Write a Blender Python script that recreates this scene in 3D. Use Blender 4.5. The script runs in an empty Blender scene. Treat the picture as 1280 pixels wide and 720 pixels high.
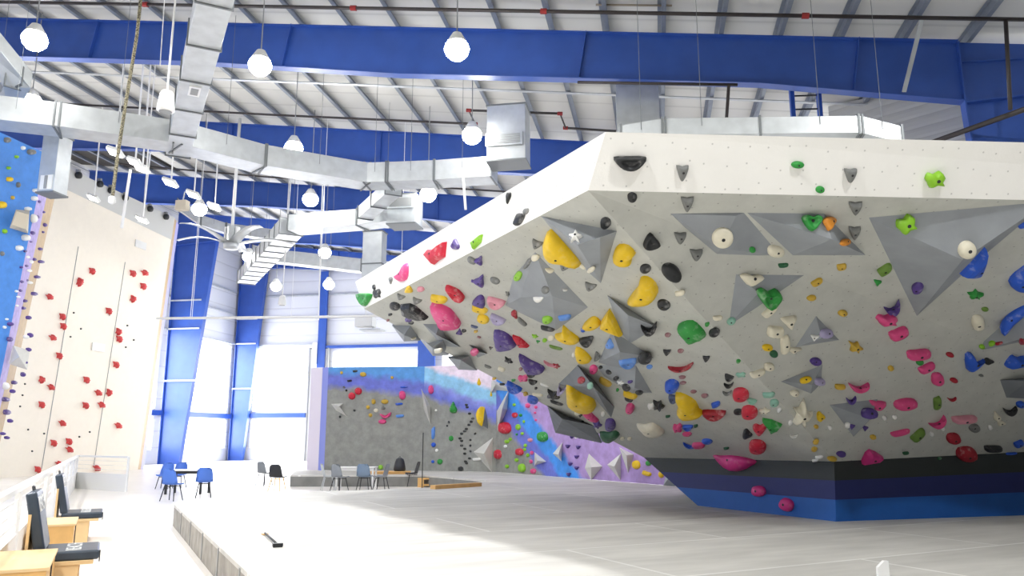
import bpy, math, random
import numpy as np
from mathutils import Vector
from mathutils.bvhtree import BVHTree
random.seed(7)
PI = math.pi
C = bpy.context.scene.collection

# ------------------------------------------------------------------ camera, world, exposure
F_PX = 980.0; PITCH = math.radians(10.87); CAM_Z = 1.7; YAW = math.radians(10.5)
cam_data = bpy.data.cameras.new('camera'); cam = bpy.data.objects.new('camera', cam_data); C.objects.link(cam)
cam_data.sensor_width = 36.0; cam_data.lens = F_PX / 1280 * 36.0; cam_data.clip_end = 400
cam.location = (0, 0, CAM_Z); cam.rotation_euler = (PI / 2 + PITCH, 0, 0)
bpy.context.scene.camera = cam
sc = bpy.context.scene
sc.view_settings.view_transform = 'Standard'; sc.view_settings.look = 'None'
sc.view_settings.exposure = 0.12; sc.view_settings.gamma = 1.0; sc.view_settings.use_curve_mapping = False
W = bpy.data.worlds.new('world'); sc.world = W; W.use_nodes = True
bg = W.node_tree.nodes['Background']; bg.inputs[0].default_value = (0.93, 0.97, 1.0, 1); bg.inputs[1].default_value = 3.0
LAMP = 62.0       # strength of the high bay lenses
DAY_W = 30.0        # watts per square metre of window
GRID_W = 900.0     # watts of each unseen fill lamp over and beside the camera

def B2W(r, d, z):   # building axes (r along the rafters, d along the purlins) to world
    return Vector((math.cos(YAW) * r + math.sin(YAW) * d, -math.sin(YAW) * r + math.cos(YAW) * d, z))
RH = B2W(1, 0, 0); DH = B2W(0, 1, 0); UP = Vector((0, 0, 1)); CAM = Vector((0, 0, CAM_Z))

for r, d in ((-26, 2), (-26, 12), (-15, 1), (-15, 12), (-4, 0), (-4, 12), (5, 0), (7, 12)):      # unseen lamps added as fill, over and beside the camera
    if True:
        l = bpy.data.lights.new('fill_lamp', 'AREA'); l.shape = 'DISK'; l.size = 0.6; l.energy = GRID_W
        o = bpy.data.objects.new('fill_lamp', l); o.location = B2W(r, d, 11.4); C.objects.link(o)

# ------------------------------------------------------------------ helpers
def ray(px, py):
    u = px - 640; v = 360 - py
    return Vector((u, F_PX * math.cos(PITCH) - v * math.sin(PITCH), F_PX * math.sin(PITCH) + v * math.cos(PITCH))).normalized()
def on_plane(px, py, n, c):
    d = ray(px, py); return CAM + d * ((c - n.dot(CAM)) / n.dot(d))
def on_z(px, py, z): return on_plane(px, py, UP, z)
def on_d(px, py, d): return on_plane(px, py, DH, d)
def on_r(px, py, r): return on_plane(px, py, RH, r)
def roof_z(r): return 13.4 - 0.1263 * r
def on_roof(px, py, off=0): return on_plane(px, py, RH * 0.1263 + UP, 13.4 + off)
def bl(P): return RH.dot(P), DH.dot(P), P.z

def tag(o, label=None, cat=None, group=None, kind=None):
    if label: o['label'] = label
    if cat: o['category'] = cat
    if group: o['group'] = group
    if kind: o['kind'] = kind
    return o
def empty(name, loc, label, cat, group=None):
    o = bpy.data.objects.new(name, None); o.location = loc; o.empty_display_size = 0.1; C.objects.link(o)
    return tag(o, label, cat, group)
def wloc(o):
    v = Vector(o.location)
    while o.parent: o = o.parent; v += Vector(o.location)
    return v
def obj(name, verts, faces, mats, parent=None, origin=None, smooth=False, uv=False, midx=None, bevel=0):
    verts = [Vector(v) for v in verts]
    if origin is None:
        if parent is not None: origin = wloc(parent)
        else:
            c = sum(verts, Vector()) / len(verts); origin = Vector((c.x, c.y, min(v.z for v in verts)))
    me = bpy.data.meshes.new(name); me.from_pydata([v - origin for v in verts], [], faces)
    if not isinstance(mats, (list, tuple)): mats = [mats]
    for m in mats: me.materials.append(m)
    if midx:
        for p, i in zip(me.polygons, midx): p.material_index = i
    me.update()
    if smooth: me.polygons.foreach_set('use_smooth', [True] * len(me.polygons))
    if uv:
        L = me.uv_layers.new(name='uv')
        for p in me.polygons:
            n = p.normal
            ua = UP.cross(n)
            ua = Vector((1, 0, 0)) if ua.length < 0.05 else ua.normalized()
            va = n.cross(ua)
            for li in p.loop_indices:
                co = verts[me.loops[li].vertex_index]; L.data[li].uv = (co.dot(ua), co.dot(va))
    o = bpy.data.objects.new(name, me); C.objects.link(o)
    if parent is not None: o.parent = parent; o.location = origin - wloc(parent)
    else: o.location = origin
    if bevel:
        b = o.modifiers.new('bevel', 'BEVEL'); b.width = bevel; b.segments = 2
    return o
class MB:
    def __init__(s): s.v = []; s.f = []
    def add(s, v, f):
        n = len(s.v); s.v += [Vector(x) for x in v]; s.f += [tuple(i + n for i in q) for q in f]
    def box(s, c, ax, ay, az):      # centre and three half-extent vectors
        c = Vector(c)
        v = [c + ax * i + ay * j + az * k for i in (-1, 1) for j in (-1, 1) for k in (-1, 1)]
        s.add(v, [(0, 1, 3, 2), (4, 6, 7, 5), (0, 4, 5, 1), (2, 3, 7, 6), (0, 2, 6, 4), (1, 5, 7, 3)])
    def bx(s, x0, x1, y0, y1, z0, z1, fr=None):   # box in a frame (origin, X, Y)
        O, X, Y = fr if fr else (Vector(), Vector((1, 0, 0)), Vector((0, 1, 0)))
        s.box(O + X * ((x0 + x1) / 2) + Y * ((y0 + y1) / 2) + UP * ((z0 + z1) / 2), X * ((x1 - x0) / 2), Y * ((y1 - y0) / 2), UP * ((z1 - z0) / 2))
    def beam(s, a, b, w, h, upv=None):
        a = Vector(a); b = Vector(b); t = (b - a).normalized()
        u = upv or (UP if abs(t.z) < 0.95 else Vector((1, 0, 0)))
        x = t.cross(u).normalized(); y = x.cross(t).normalized()
        s.box((a + b) / 2, t * ((b - a).length / 2), x * (w / 2), y * (h / 2))
    def tube(s, pts, r, n=8, cap=True):
        pts = [Vector(p) for p in pts]; rings = []
        rr = r if isinstance(r, (list, tuple)) else [r] * len(pts)
        base = len(s.v)
        for i, p in enumerate(pts):
            t = (pts[min(i + 1, len(pts) - 1)] - pts[max(i - 1, 0)]).normalized()
            u = UP if abs(t.z) < 0.95 else Vector((1, 0, 0))
            x = t.cross(u).normalized(); y = x.cross(t).normalized()
            s.v += [p + (x * math.cos(2 * PI * k / n) + y * math.sin(2 * PI * k / n)) * rr[i] for k in range(n)]
        for i in range(len(pts) - 1):
            for k in range(n):
                a = base + i * n + k; b = base + i * n + (k + 1) % n
                s.f.append((a, b, b + n, a + n))
        if cap:
            s.f.append(tuple(base + k for k in reversed(range(n)))); s.f.append(tuple(base + (len(pts) - 1) * n + k for k in range(n)))
    def lathe(s, c, prof, n=20, axis=UP, x=None):
        c = Vector(c); x = x or (Vector((1, 0, 0)) if abs(axis.z) > .5 else UP.cross(axis).normalized()); y = axis.cross(x)
        base = len(s.v)
        for (r, h) in prof: s.v += [c + axis * h + (x * math.cos(2 * PI * k / n) + y * math.sin(2 * PI * k / n)) * r for k in range(n)]
        for i in range(len(prof) - 1):
            for k in range(n):
                a = base + i * n + k; b = base + i * n + (k + 1) % n
                s.f.append((a, b, b + n, a + n))
        s.f.append(tuple(base + k for k in reversed(range(n)))); s.f.append(tuple(base + (len(prof) - 1) * n + k for k in range(n)))
    def prism(s, poly, off):        # polygon extruded by a vector
        n = len(poly); p = [Vector(q) for q in poly]
        s.add(p + [q + off for q in p], [tuple(reversed(range(n))), tuple(range(n, 2 * n))] + [(i, (i + 1) % n, (i + 1) % n + n, i + n) for i in range(n)])
    def build(s, name, mat, parent=None, **k): return obj(name, s.v, s.f, mat, parent, **k)

# ------------------------------------------------------------------ materials
MATS = {}
def lin(c):
    return tuple(((x / 255) / 12.92 if x / 255 <= 0.04045 else ((x / 255 + 0.055) / 1.055) ** 2.4) for x in c)
def mat(name, rgb, rough=0.5, metal=0.0, var=0.0, scale=6.0, bump=0.0, bscale=60.0, chalk=0.0, spec=0.5, rgb2=None):
    if name in MATS: return MATS[name]
    m = bpy.data.materials.new(name); m.use_nodes = True; nt = m.node_tree; b = nt.nodes['Principled BSDF']
    col = lin(rgb); b.inputs['Base Color'].default_value = (*col, 1)
    b.inputs['Roughness'].default_value = rough; b.inputs['Metallic'].default_value = metal
    b.inputs['Specular IOR Level'].default_value = spec
    co = nt.nodes.new('ShaderNodeTexCoord')
    src = None
    if var or rgb2:
        n = nt.nodes.new('ShaderNodeTexNoise'); n.inputs['Scale'].default_value = scale; n.inputs['Detail'].default_value = 6
        nt.links.new(co.outputs['Object'], n.inputs['Vector'])
        r = nt.nodes.new('ShaderNodeValToRGB'); nt.links.new(n.outputs['Fac'], r.inputs[0])
        r.color_ramp.elements[0].position = 0.35; r.color_ramp.elements[1].position = 0.65
        c2 = lin(rgb2) if rgb2 else tuple(min(1, x * (1 + var)) for x in col)
        c1 = col if rgb2 else tuple(x * (1 - var) for x in col)
        r.color_ramp.elements[0].color = (*c1, 1); r.color_ramp.elements[1].color = (*c2, 1)
        src = r.outputs[0]
    if chalk:
        n2 = nt.nodes.new('ShaderNodeTexNoise'); n2.inputs['Scale'].default_value = 9; n2.inputs['Detail'].default_value = 3
        nt.links.new(co.outputs['Object'], n2.inputs['Vector'])
        r2 = nt.nodes.new('ShaderNodeValToRGB'); nt.links.new(n2.outputs['Fac'], r2.inputs[0])
        r2.color_ramp.elements[0].position = 0.55; r2.color_ramp.elements[0].color = (0, 0, 0, 1)
        r2.color_ramp.elements[1].position = 0.8; r2.color_ramp.elements[1].color = (chalk, chalk, chalk, 1)
        mx = nt.nodes.new('ShaderNodeMix'); mx.data_type = 'RGBA'
        nt.links.new(r2.outputs[0], mx.inputs['Factor'])
        if src: nt.links.new(src, mx.inputs[6])
        else: mx.inputs[6].default_value = (*col, 1)
        mx.inputs[7].default_value = (0.78, 0.77, 0.74, 1); src = mx.outputs[2]
    if src: nt.links.new(src, b.inputs['Base Color'])
    if bump:
        n3 = nt.nodes.new('ShaderNodeTexNoise'); n3.inputs['Scale'].default_value = bscale
        nt.links.new(co.outputs['Object'], n3.inputs['Vector'])
        bp = nt.nodes.new('ShaderNodeBump'); bp.inputs['Strength'].default_value = bump; bp.inputs['Distance'].default_value = 0.02
        nt.links.new(n3.outputs['Fac'], bp.inputs['Height']); nt.links.new(bp.outputs[0], b.inputs['Normal'])
    MATS[name] = m; return m
def panel_mat(name, rgb, dots=True, rough=0.6, mott=0.05, dot_col=(95, 95, 92), stops=None, vec=None, dirt=0.0):
    """painted plywood with a grid of bolt holes (UV in metres); optional painted bands along vec"""
    if name in MATS: return MATS[name]
    m = mat(name, rgb, rough, bump=0.08, bscale=40); nt = m.node_tree; b = nt.nodes['Principled BSDF']; N = nt.nodes.new; L = nt.links.new
    geo = N('ShaderNodeNewGeometry')
    if stops:
        nz = N('ShaderNodeTexNoise'); nz.inputs['Scale'].default_value = 2.2; nz.inputs['Detail'].default_value = 8
        L(geo.outputs['Position'], nz.inputs['Vector'])
        dp = N('ShaderNodeVectorMath'); dp.operation = 'DOT_PRODUCT'; L(geo.outputs['Position'], dp.inputs[0]); dp.inputs[1].default_value = vec
        lo, hi = stops[0][0], stops[-1][0]
        ma = N('ShaderNodeMath'); ma.operation = 'MULTIPLY_ADD'; L(nz.outputs['Fac'], ma.inputs[0]); ma.inputs[1].default_value = 0.5
        L(dp.outputs['Value'], ma.inputs[2])
        mr = N('ShaderNodeMapRange'); mr.inputs['From Min'].default_value = lo + 0.25; mr.inputs['From Max'].default_value = hi + 0.25
        L(ma.outputs[0], mr.inputs['Value'])
        r = N('ShaderNodeValToRGB'); L(mr.outputs[0], r.inputs[0])
        els = r.color_ramp.elements
        while len(els) < len(stops): els.new(0.5)
        for e, (v, c) in zip(els, stops): e.position = (v - lo) / (hi - lo); e.color = (*lin(c), 1)
        src = r.outputs[0]
    else:
        rg = N('ShaderNodeRGB'); rg.outputs[0].default_value = (*lin(rgb), 1); src = rg.outputs[0]
    n = N('ShaderNodeTexNoise'); n.inputs['Scale'].default_value = 3.0; n.inputs['Detail'].default_value = 8; n.inputs['Roughness'].default_value = 0.65
    L(geo.outputs['Position'], n.inputs['Vector'])
    mr2 = N('ShaderNodeMapRange'); mr2.inputs['From Min'].default_value = 0.3; mr2.inputs['From Max'].default_value = 0.7
    mr2.inputs['To Min'].default_value = 1 - mott; mr2.inputs['To Max'].default_value = 1 + mott; L(n.outputs['Fac'], mr2.inputs['Value'])
    mu = N('ShaderNodeVectorMath'); mu.operation = 'SCALE'; L(src, mu.inputs[0]); L(mr2.outputs[0], mu.inputs['Scale']); src = mu.outputs[0]
    if dots:
        uv = N('ShaderNodeUVMap')
        vo = N('ShaderNodeTexVoronoi'); vo.voronoi_dimensions = '2D'; vo.inputs['Scale'].default_value = 4.6; vo.inputs['Randomness'].default_value = 0.42
        L(uv.outputs[0], vo.inputs['Vector'])
        lt = N('ShaderNodeMapRange'); lt.inputs['From Min'].default_value = 0.03; lt.inputs['From Max'].default_value = 0.06
        lt.inputs['To Min'].default_value = 0.5; lt.inputs['To Max'].default_value = 0.0; L(vo.outputs['Distance'], lt.inputs['Value'])
        mx = N('ShaderNodeMix'); mx.data_type = 'RGBA'; L(lt.outputs[0], mx.inputs['Factor']); L(src, mx.inputs[6]); mx.inputs[7].default_value = (*lin(dot_col), 1)
        src = mx.outputs[2]
    L(src, b.inputs['Base Color'])
    return m
def emis(name, rgb, s):
    if name in MATS: return MATS[name]
    m = bpy.data.materials.new(name); m.use_nodes = True; b = m.node_tree.nodes['Principled BSDF']
    b.inputs['Base Color'].default_value = (*rgb, 1); b.inputs['Emission Color'].default_value = (*rgb, 1); b.inputs['Emission Strength'].default_value = s
    MATS[name] = m; return m
def ribbed(name, rgb, pitch, vec, depth=0.3, rough=0.45, w=0.25):
    """sheet metal with ribs along one direction; lines every pitch metres along vec"""
    if name in MATS: return MATS[name]
    m = mat(name, rgb, rough); nt = m.node_tree; b = nt.nodes['Principled BSDF']; N = nt.nodes.new; L = nt.links.new
    geo = N('ShaderNodeNewGeometry'); dp = N('ShaderNodeVectorMath'); dp.operation = 'DOT_PRODUCT'; L(geo.outputs['Position'], dp.inputs[0]); dp.inputs[1].default_value = vec / pitch
    fr = N('ShaderNodeMath'); fr.operation = 'FRACT'; L(dp.outputs['Value'], fr.inputs[0])
    pp = N('ShaderNodeMath'); pp.operation = 'PINGPONG'; L(fr.outputs[0], pp.inputs[0]); pp.inputs[1].default_value = 0.5
    mr = N('ShaderNodeMapRange'); mr.inputs['From Max'].default_value = w; L(pp.outputs[0], mr.inputs['Value'])
    bp = N('ShaderNodeBump'); bp.inputs['Strength'].default_value = depth; bp.inputs['Distance'].default_value = 0.04; L(mr.outputs[0], bp.inputs['Height']); L(bp.outputs[0], b.inputs['Normal'])
    cr = N('ShaderNodeMapRange'); cr.inputs['From Max'].default_value = 0.06; cr.inputs['To Min'].default_value = 0.8; L(pp.outputs[0], cr.inputs['Value'])
    sm = N('ShaderNodeVectorMath'); sm.operation = 'SCALE'; sm.inputs[0].default_value = lin(rgb); L(cr.outputs[0], sm.inputs['Scale']); L(sm.outputs[0], b.inputs['Base Color'])
    return m

M_blue = mat('painted_blue_steel', (52, 88, 172), 0.4, var=0.06, scale=1.5, bump=0.03)
M_galv = mat('galvanised_steel', (196, 200, 202), 0.38, 0.35, var=0.07, scale=3, bump=0.05, bscale=12)
M_seam = mat('duct_flange_steel', (120, 124, 126), 0.5, 0.3)
M_purlin = mat('purlin_steel', (132, 139, 150), 0.5, 0.15, var=0.05)
M_ceil = ribbed('ceiling_liner', (212, 211, 206), 1.52, DH, 0.25, 0.6, 0.1)
M_wallmetal = ribbed('wall_panel_metal', (216, 218, 224), 1.1, UP, 0.3, 0.5, 0.12)
M_wallrib = ribbed('wall_rib_metal', (200, 200, 196), 0.35, UP, 0.5, 0.5, 0.3)
M_white = mat('white_paint', (240, 240, 238), 0.5)
M_whitepl = mat('white_plastic', (236, 236, 234), 0.4)
M_grey = mat('grey_paint', (150, 152, 152), 0.5)
M_dark = mat('dark_metal', (38, 40, 42), 0.5)
M_pipe = mat('black_pipe', (58, 52, 52), 0.45)
M_redpipe = mat('red_coupling', (150, 40, 40), 0.5)
M_ply = mat('birch_plywood', (232, 200, 150), 0.5, var=0.07, scale=2.0)
M_pine = mat('pine_timber', (224, 178, 112), 0.5, var=0.08, scale=4)
M_vinyl = mat('dark_vinyl', (56, 68, 82), 0.35, var=0.15, scale=5, bump=0.1, bscale=14)
M_vinylside = mat('black_vinyl_edge', (30, 33, 37), 0.4)
M_lens = emis('lamp_lens', (1.0, 0.99, 0.95), LAMP)
M_lens2 = emis('panel_lamp_lens', (1.0, 0.97, 0.9), 9.0)
M_bolt = mat('bolt_steel', (52, 52, 54), 0.4, 0.5)

# glazing: nearly clear panes, the bright sky outside shows through
M_pane = bpy.data.materials.new('window_pane'); M_pane.use_nodes = True
_nt = M_pane.node_tree; _nt.nodes.remove(_nt.nodes['Principled BSDF'])
_t = _nt.nodes.new('ShaderNodeBsdfTransparent'); _g = _nt.nodes.new('ShaderNodeBsdfGlossy'); _g.inputs['Roughness'].default_value = 0.1
_m = _nt.nodes.new('ShaderNodeMixShader'); _m.inputs[0].default_value = 0.06
_nt.links.new(_t.outputs[0], _m.inputs[1]); _nt.links.new(_g.outputs[0], _m.inputs[2]); _nt.links.new(_m.outputs[0], _nt.nodes['Material Output'].inputs[0])

def struct(o): o['kind'] = 'structure'; return o
# ------------------------------------------------------------------ the hall
# floor
def floor_mat():
    m = mat('pale_floor', (238, 233, 226), 0.35, var=0.03, scale=0.8); return m
q = [B2W(-34.2, -10, 0), B2W(14, -10, 0), B2W(14, 59, 0), B2W(-34.2, 59, 0)]
struct(obj('floor', q + [v - UP * 0.2 for v in q], [(0, 1, 2, 3), (7, 6, 5, 4), (0, 4, 5, 1), (1, 5, 6, 2), (2, 6, 7, 3), (3, 7, 4, 0)], floor_mat()))
# ceiling liner above the purlins
LIN = 0.27
q = [B2W(-34.2, -10, roof_z(-34.2) + LIN), B2W(-34.2, 59, roof_z(-34.2) + LIN), B2W(14.2, 59, roof_z(14.2) + LIN), B2W(14.2, -10, roof_z(14.2) + LIN)]
struct(obj('ceiling', q + [v + UP * 0.15 for v in q], [(0, 1, 2, 3), (7, 6, 5, 4), (0, 4, 5, 1), (1, 5, 6, 2), (2, 6, 7, 3), (3, 7, 4, 0)], M_ceil))

q = [B2W(-33.6, 31.2, roof_z(-33.6) + .225), B2W(-27.0, 31.2, roof_z(-27.0) + .225), B2W(-27.0, 39.4, roof_z(-27.0) + .225), B2W(-33.6, 39.4, roof_z(-33.6) + .225)]  # dark sheet added below the liner; the unlit roof's shade is in its colour
mb = MB(); mb.prism(q, UP * 0.03); tag(mb.build('roof_shade_panel', mat('painted_roof_shade', (70, 68, 66), 0.9, var=0.15, scale=1.5)), 'dark panel standing for roof shade above the top of the speed wall', 'roof panel')
def wall_with_holes(name, O, X, L, ztop, holes, m, thick, reveal_dir):
    """vertical wall from O along X, length L, top height ztop(u); rectangular holes (u0,u1,z0,z1)"""
    us = sorted({0, L, *[h[0] for h in holes], *[h[1] for h in holes]})
    mb = MB()
    zs = sorted({0, *[h[2] for h in holes], *[h[3] for h in holes]})
    T = reveal_dir * thick
    for a, b in zip(us, us[1:]):
        for i, z0 in enumerate(zs):
            z1a = zs[i + 1] if i + 1 < len(zs) else ztop(a); z1b = zs[i + 1] if i + 1 < len(zs) else ztop(b)
            mu = (a + b) / 2; mz = (z0 + min(z1a, z1b)) / 2
            if any(h[0] < mu < h[1] and h[2] < mz < h[3] for h in holes): continue
            p = [O + X * a + UP * z0, O + X * b + UP * z0, O + X * b + UP * z1b, O + X * a + UP * z1a]
            mb.prism(p, T)
    return struct(mb.build(name, m))
def window(name, O, X, h, T, mull=0, pane_inset=0.1):
    e = bpy.data.objects.new(name, None); e.location = O + X * ((h[0] + h[1]) / 2) + UP * h[2]; C.objects.link(e); e['kind'] = 'structure'
    fr = MB(); w = 0.09
    def bar(u0, u1, z0, z1):
        fr.box(O + X * ((u0 + u1) / 2) + UP * ((z0 + z1) / 2) + T * 0.12, X * ((u1 - u0) / 2), UP * ((z1 - z0) / 2), T * 0.07)
    bar(h[0], h[1], h[2], h[2] + w); bar(h[0], h[1], h[3] - w, h[3]); bar(h[0], h[0] + w, h[2], h[3]); bar(h[1] - w, h[1], h[2], h[3])
    for k in range(mull):
        u = h[0] + (h[1] - h[0]) * (k + 1) / (mull + 1); bar(u - 0.03, u + 0.03, h[2], h[3])
    fr.build('window_frame', M_white, e)
    pb = MB(); pb.box(O + X * ((h[0] + h[1]) / 2) + UP * ((h[2] + h[3]) / 2) + T * 0.12, X * ((h[1] - h[0]) / 2 - 0.05), UP * ((h[3] - h[2]) / 2 - 0.05), T * 0.01)
    pb.build('window_glass', M_pane, e)
    l = bpy.data.lights.new('daylight', 'AREA'); l.shape = 'RECTANGLE'; l.size = h[1] - h[0]; l.size_y = h[3] - h[2]; l.energy = DAY_W * l.size * l.size_y   # daylight outside this window
    lo = bpy.data.objects.new('daylight', l); C.objects.link(lo); lo.location = O + X * ((h[0] + h[1]) / 2) + UP * ((h[2] + h[3]) / 2) + T * 0.5
    lo.rotation_mode = 'QUATERNION'; lo.rotation_quaternion = T.to_track_quat('Z', 'Y')
# left side wall, r = -33.9
O = B2W(-33.7, -9.8, 0); X = DH; L = 68.4
frames_d = [49.15, 58.1]
hol = [(37.8, 49.0, 3.6, 9.1), (49.6, 58.4, 3.6, 9.1), (59.5, 67.6, 3.6, 9.1), (49.6, 58.4, 0.9, 3.25), (59.5, 67.6, 0.9, 3.25)]
wall_with_holes('wall_left', O, X, L, lambda u: roof_z(-33.7) + LIN, hol, M_wallmetal, 0.3, -RH)
for i, h in enumerate(hol): window('window_%d' % (i + 1), O, X, h, -RH, mull=3)
# end wall, d = 58.6
O = B2W(-33.7, 58.6, 0); X = RH
hol2 = [(1.6, 6.25, 3.75, 8.95), (1.6, 6.25, 0.9, 3.3), (8.3, 15.6, 5.2, 8.55), (17.3, 24.5, 5.2, 8.55), (26.5, 34, 5.2, 8.55)]
wall_with_holes('wall_end', O, X, 46, lambda u: roof_z(-33.7 + u) + LIN, hol2, M_wallmetal, 0.3, DH)
for i, h in enumerate(hol2): window('window_%d' % (i + 6), O, X, h, DH, mull=1 if i < 2 else 2)
# blue sill girts between the columns
def trim(n, a, b, w, h, m):
    mb = MB(); mb.beam(a, b, w, h); return struct(mb.build('trim_%d' % n, m))
trim(1, B2W(-33.5, 41.5, 3.42), B2W(-33.5, 58.0, 3.42), 0.2, 0.34, M_blue)
trim(2, B2W(-33.0, 58.35, 3.5), B2W(-27.3, 58.35, 3.5), 0.2, 0.34, M_blue)
trim(3, B2W(-26.0, 58.4, 8.85), B2W(-8, 58.4, 8.85), 0.2, 0.22, M_blue)
for k, z in enumerate((11.6, 13.4)):
    trim(4 + k, B2W(-33.6, 41.5, z), B2W(-33.6, 58.0, z), 0.12, 0.12, M_galv)
    trim(6 + k, B2W(-33.0, 58.5, z - 0.3), B2W(-8, 58.5, z - 0.3), 0.12, 0.12, M_galv)
trim(8, B2W(-33.5, 41.5, 9.2), B2W(-33.5, 58.0, 9.2), 0.16, 0.14, M_galv)
trim(9, B2W(-33.0, 58.4, 9.06), B2W(-26.5, 58.4, 9.06), 0.16, 0.14, M_galv)
# white door frame strip at the end wall right of the big window
mb = MB(); mb.bx(6.5, 8.0, -0.2, -0.02, 0, 8.7, (B2W(-33.7, 58.6, 0), RH, DH)); struct(mb.build('door_1', M_whitepl))
for u, nme in ((6.5, 10), (8.05, 11)):
    mb = MB(); mb.bx(u - 0.05, u + 0.05, -0.3, -0.02, 0, 8.8, (B2W(-33.7, 58.6, 0), RH, DH)); struct(mb.build('trim_%d' % nme, M_grey))
# angled wall at the right, behind the big column
QH = Vector((-math.cos(math.radians(63)), math.sin(math.radians(63)), 0)); QP = Vector((QH.y, -QH.x, 0))   # q axis of the ducts, and its right hand
e1 = on_roof(1160, 126, -0.25); e2 = on_roof(1047, 149, -0.25); ed = Vector((e1.x - e2.x, e1.y - e2.y, 0)).normalized()
A0 = Vector((e1.x, e1.y, 0)) + ed * 3.2; A1 = Vector((e2.x, e2.y, 0)) - ed * 0.2
mb = MB(); mb.prism([A0, A1, A1 + UP * (roof_z(bl(A1)[0]) + .2), A0 + UP * (roof_z(bl(A0)[0]) + .2)], Vector((-ed.y, ed.x, 0)) * (-0.2 if ed.x > 0 else 0.2)); struct(mb.build('wall_right', M_wallrib))

# rear and right side walls, behind and beside the camera
O = B2W(-34.0, -9.8, 0); wall_with_holes('wall_rear', O, RH, 47.5, lambda u: roof_z(-34.0 + u) + LIN, [], mat('rear_wall_grey', (84, 86, 92), 0.6), 0.3, -DH)
O = B2W(13.6, -9.8, 0); wall_with_holes('wall_east', O, DH, 31.3, lambda u: roof_z(13.6) + LIN, [], MATS['rear_wall_grey'], 0.3, RH)
# ------------------------------------------------------------------ steel frames
def z_low(r):
    pts = [(-34, 15.2), (-30, 15.4), (-22.2, 14.77), (-14.5, 13.85), (-7.6, 12.8), (-4, 12.39), (3.1, 11.56), (8.35, 10.6), (12, 10.3)]
    for (a, za), (b, zb) in zip(pts, pts[1:]):
        if a <= r <= b: return za + (zb - za) * (r - a) / (b - a)
rl = ['nearest blue steel roof rafter, spanning the whole top of the view', 'second blue steel roof rafter, crossing behind the long upper duct',
      'third blue steel roof rafter, with hanging lamps in front of it', 'fourth blue steel roof rafter, partly behind the lower duct', 'farthest blue steel rafter, at the far end wall above the windows']
for i in range(5):
    d = 21.7 + 9.1 * i
    if i == 4: d = 58.1
    r1 = 8.35 if i == 0 else 9.6
    e = empty('steel_rafter', B2W(-12, d, z_low(-12)), rl[i], 'roof beam', 'blue rigid frame rafters')
    rs = [-33.4, -30, -22.2, -14.5, -7.6, -4, 3.1, r1]
    mb = MB()
    mb.prism([B2W(r, d - 0.01, z_low(r)) for r in rs] + [B2W(r, d - 0.01, roof_z(r)) for r in reversed(rs)], DH * 0.02)
    mb.build('beam_web', M_blue, e)
    for nm, fn, hw in (('bottom_flange', z_low, 0.17), ('top_flange', roof_z, 0.15)):
        mb = MB()
        for a, b in zip(rs, rs[1:]):
            mb.beam(B2W(a, d, fn(a)), B2W(b, d, fn(b)), hw * 2, 0.03)
        mb.build(nm, M_blue, e)
    for r in (-25, -18.6, -11.5, -2.0, 5.6):
        mb = MB(); zl = z_low(r); mb.beam(B2W(r, d, zl), B2W(r + (0.25 if i == 0 else 0), d, roof_z(r)), 0.3, 0.025, RH); mb.build('stiffener_plate', M_blue, e)
# columns
def column(d, rbase, rtop, zt, label, outer=-33.45):
    e = empty('steel_column', B2W(rbase, d, 0), label, 'column', 'blue steel columns')
    mb = MB(); mb.prism([B2W(outer, d - 0.01, 0), B2W(rbase, d - 0.01, 0), B2W(rtop, d - 0.01, zt), B2W(outer, d - 0.01, zt)], DH * 0.02); mb.build('column_web', M_blue, e)
    mb = MB(); mb.beam(B2W(rbase, d, 0), B2W(rtop, d, zt), 0.04, 0.36, DH); mb.build('inner_flange', M_blue, e)
    mb = MB(); mb.beam(B2W(outer, d, 0), B2W(outer, d, zt), 0.04, 0.36, DH); mb.build('outer_flange', M_blue, e)
    mb = MB()
    for z in (5.6, 9.2, 11.2): mb.beam(B2W(outer, d - .2, z), B2W(outer + (rtop - outer) * .75, d - .2, z), 0.08, 0.1)
    mb.build('girt_bracket', M_galv, e)
column(49.15, -31.9, -30.3, 15.4, 'wide tapered blue steel column just right of the red-dotted speed wall')
column(58.1, -32.3, -31.1, 15.4, 'tapered blue steel column in the hall corner, between the window bays')
column(40.1, -31.9, -30.6, 15.4, 'blue steel column standing behind the red-dotted speed wall')
e = empty('steel_column', B2W(-26.3, 58.3, 0), 'slim blue steel post on the far end wall beside the tall window', 'column', 'blue steel columns')
mb = MB(); mb.bx(-0.32, 0.32, -0.12, 0.12, 0, 15, (B2W(-26.2, 58.35, 0), RH, DH)); mb.build('post', M_blue, e)
mb = MB(); mb.bx(-0.7, -0.33, -0.2, 0.1, 7.5, 9.2, (B2W(-26.2, 58.35, 0), RH, DH)); mb.build('junction_box', M_white, e)
e = empty('steel_column', B2W(-17.6, 58.3, 0), 'broad blue steel post on the end wall, cut off by the overhanging boulder', 'column', 'blue steel columns')
mb = MB(); mb.bx(-0.68, 0.68, -0.12, 0.12, 0, 14.6, (B2W(-17.5, 58.2, 0), RH, DH)); mb.build('post', M_blue, e)
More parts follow.
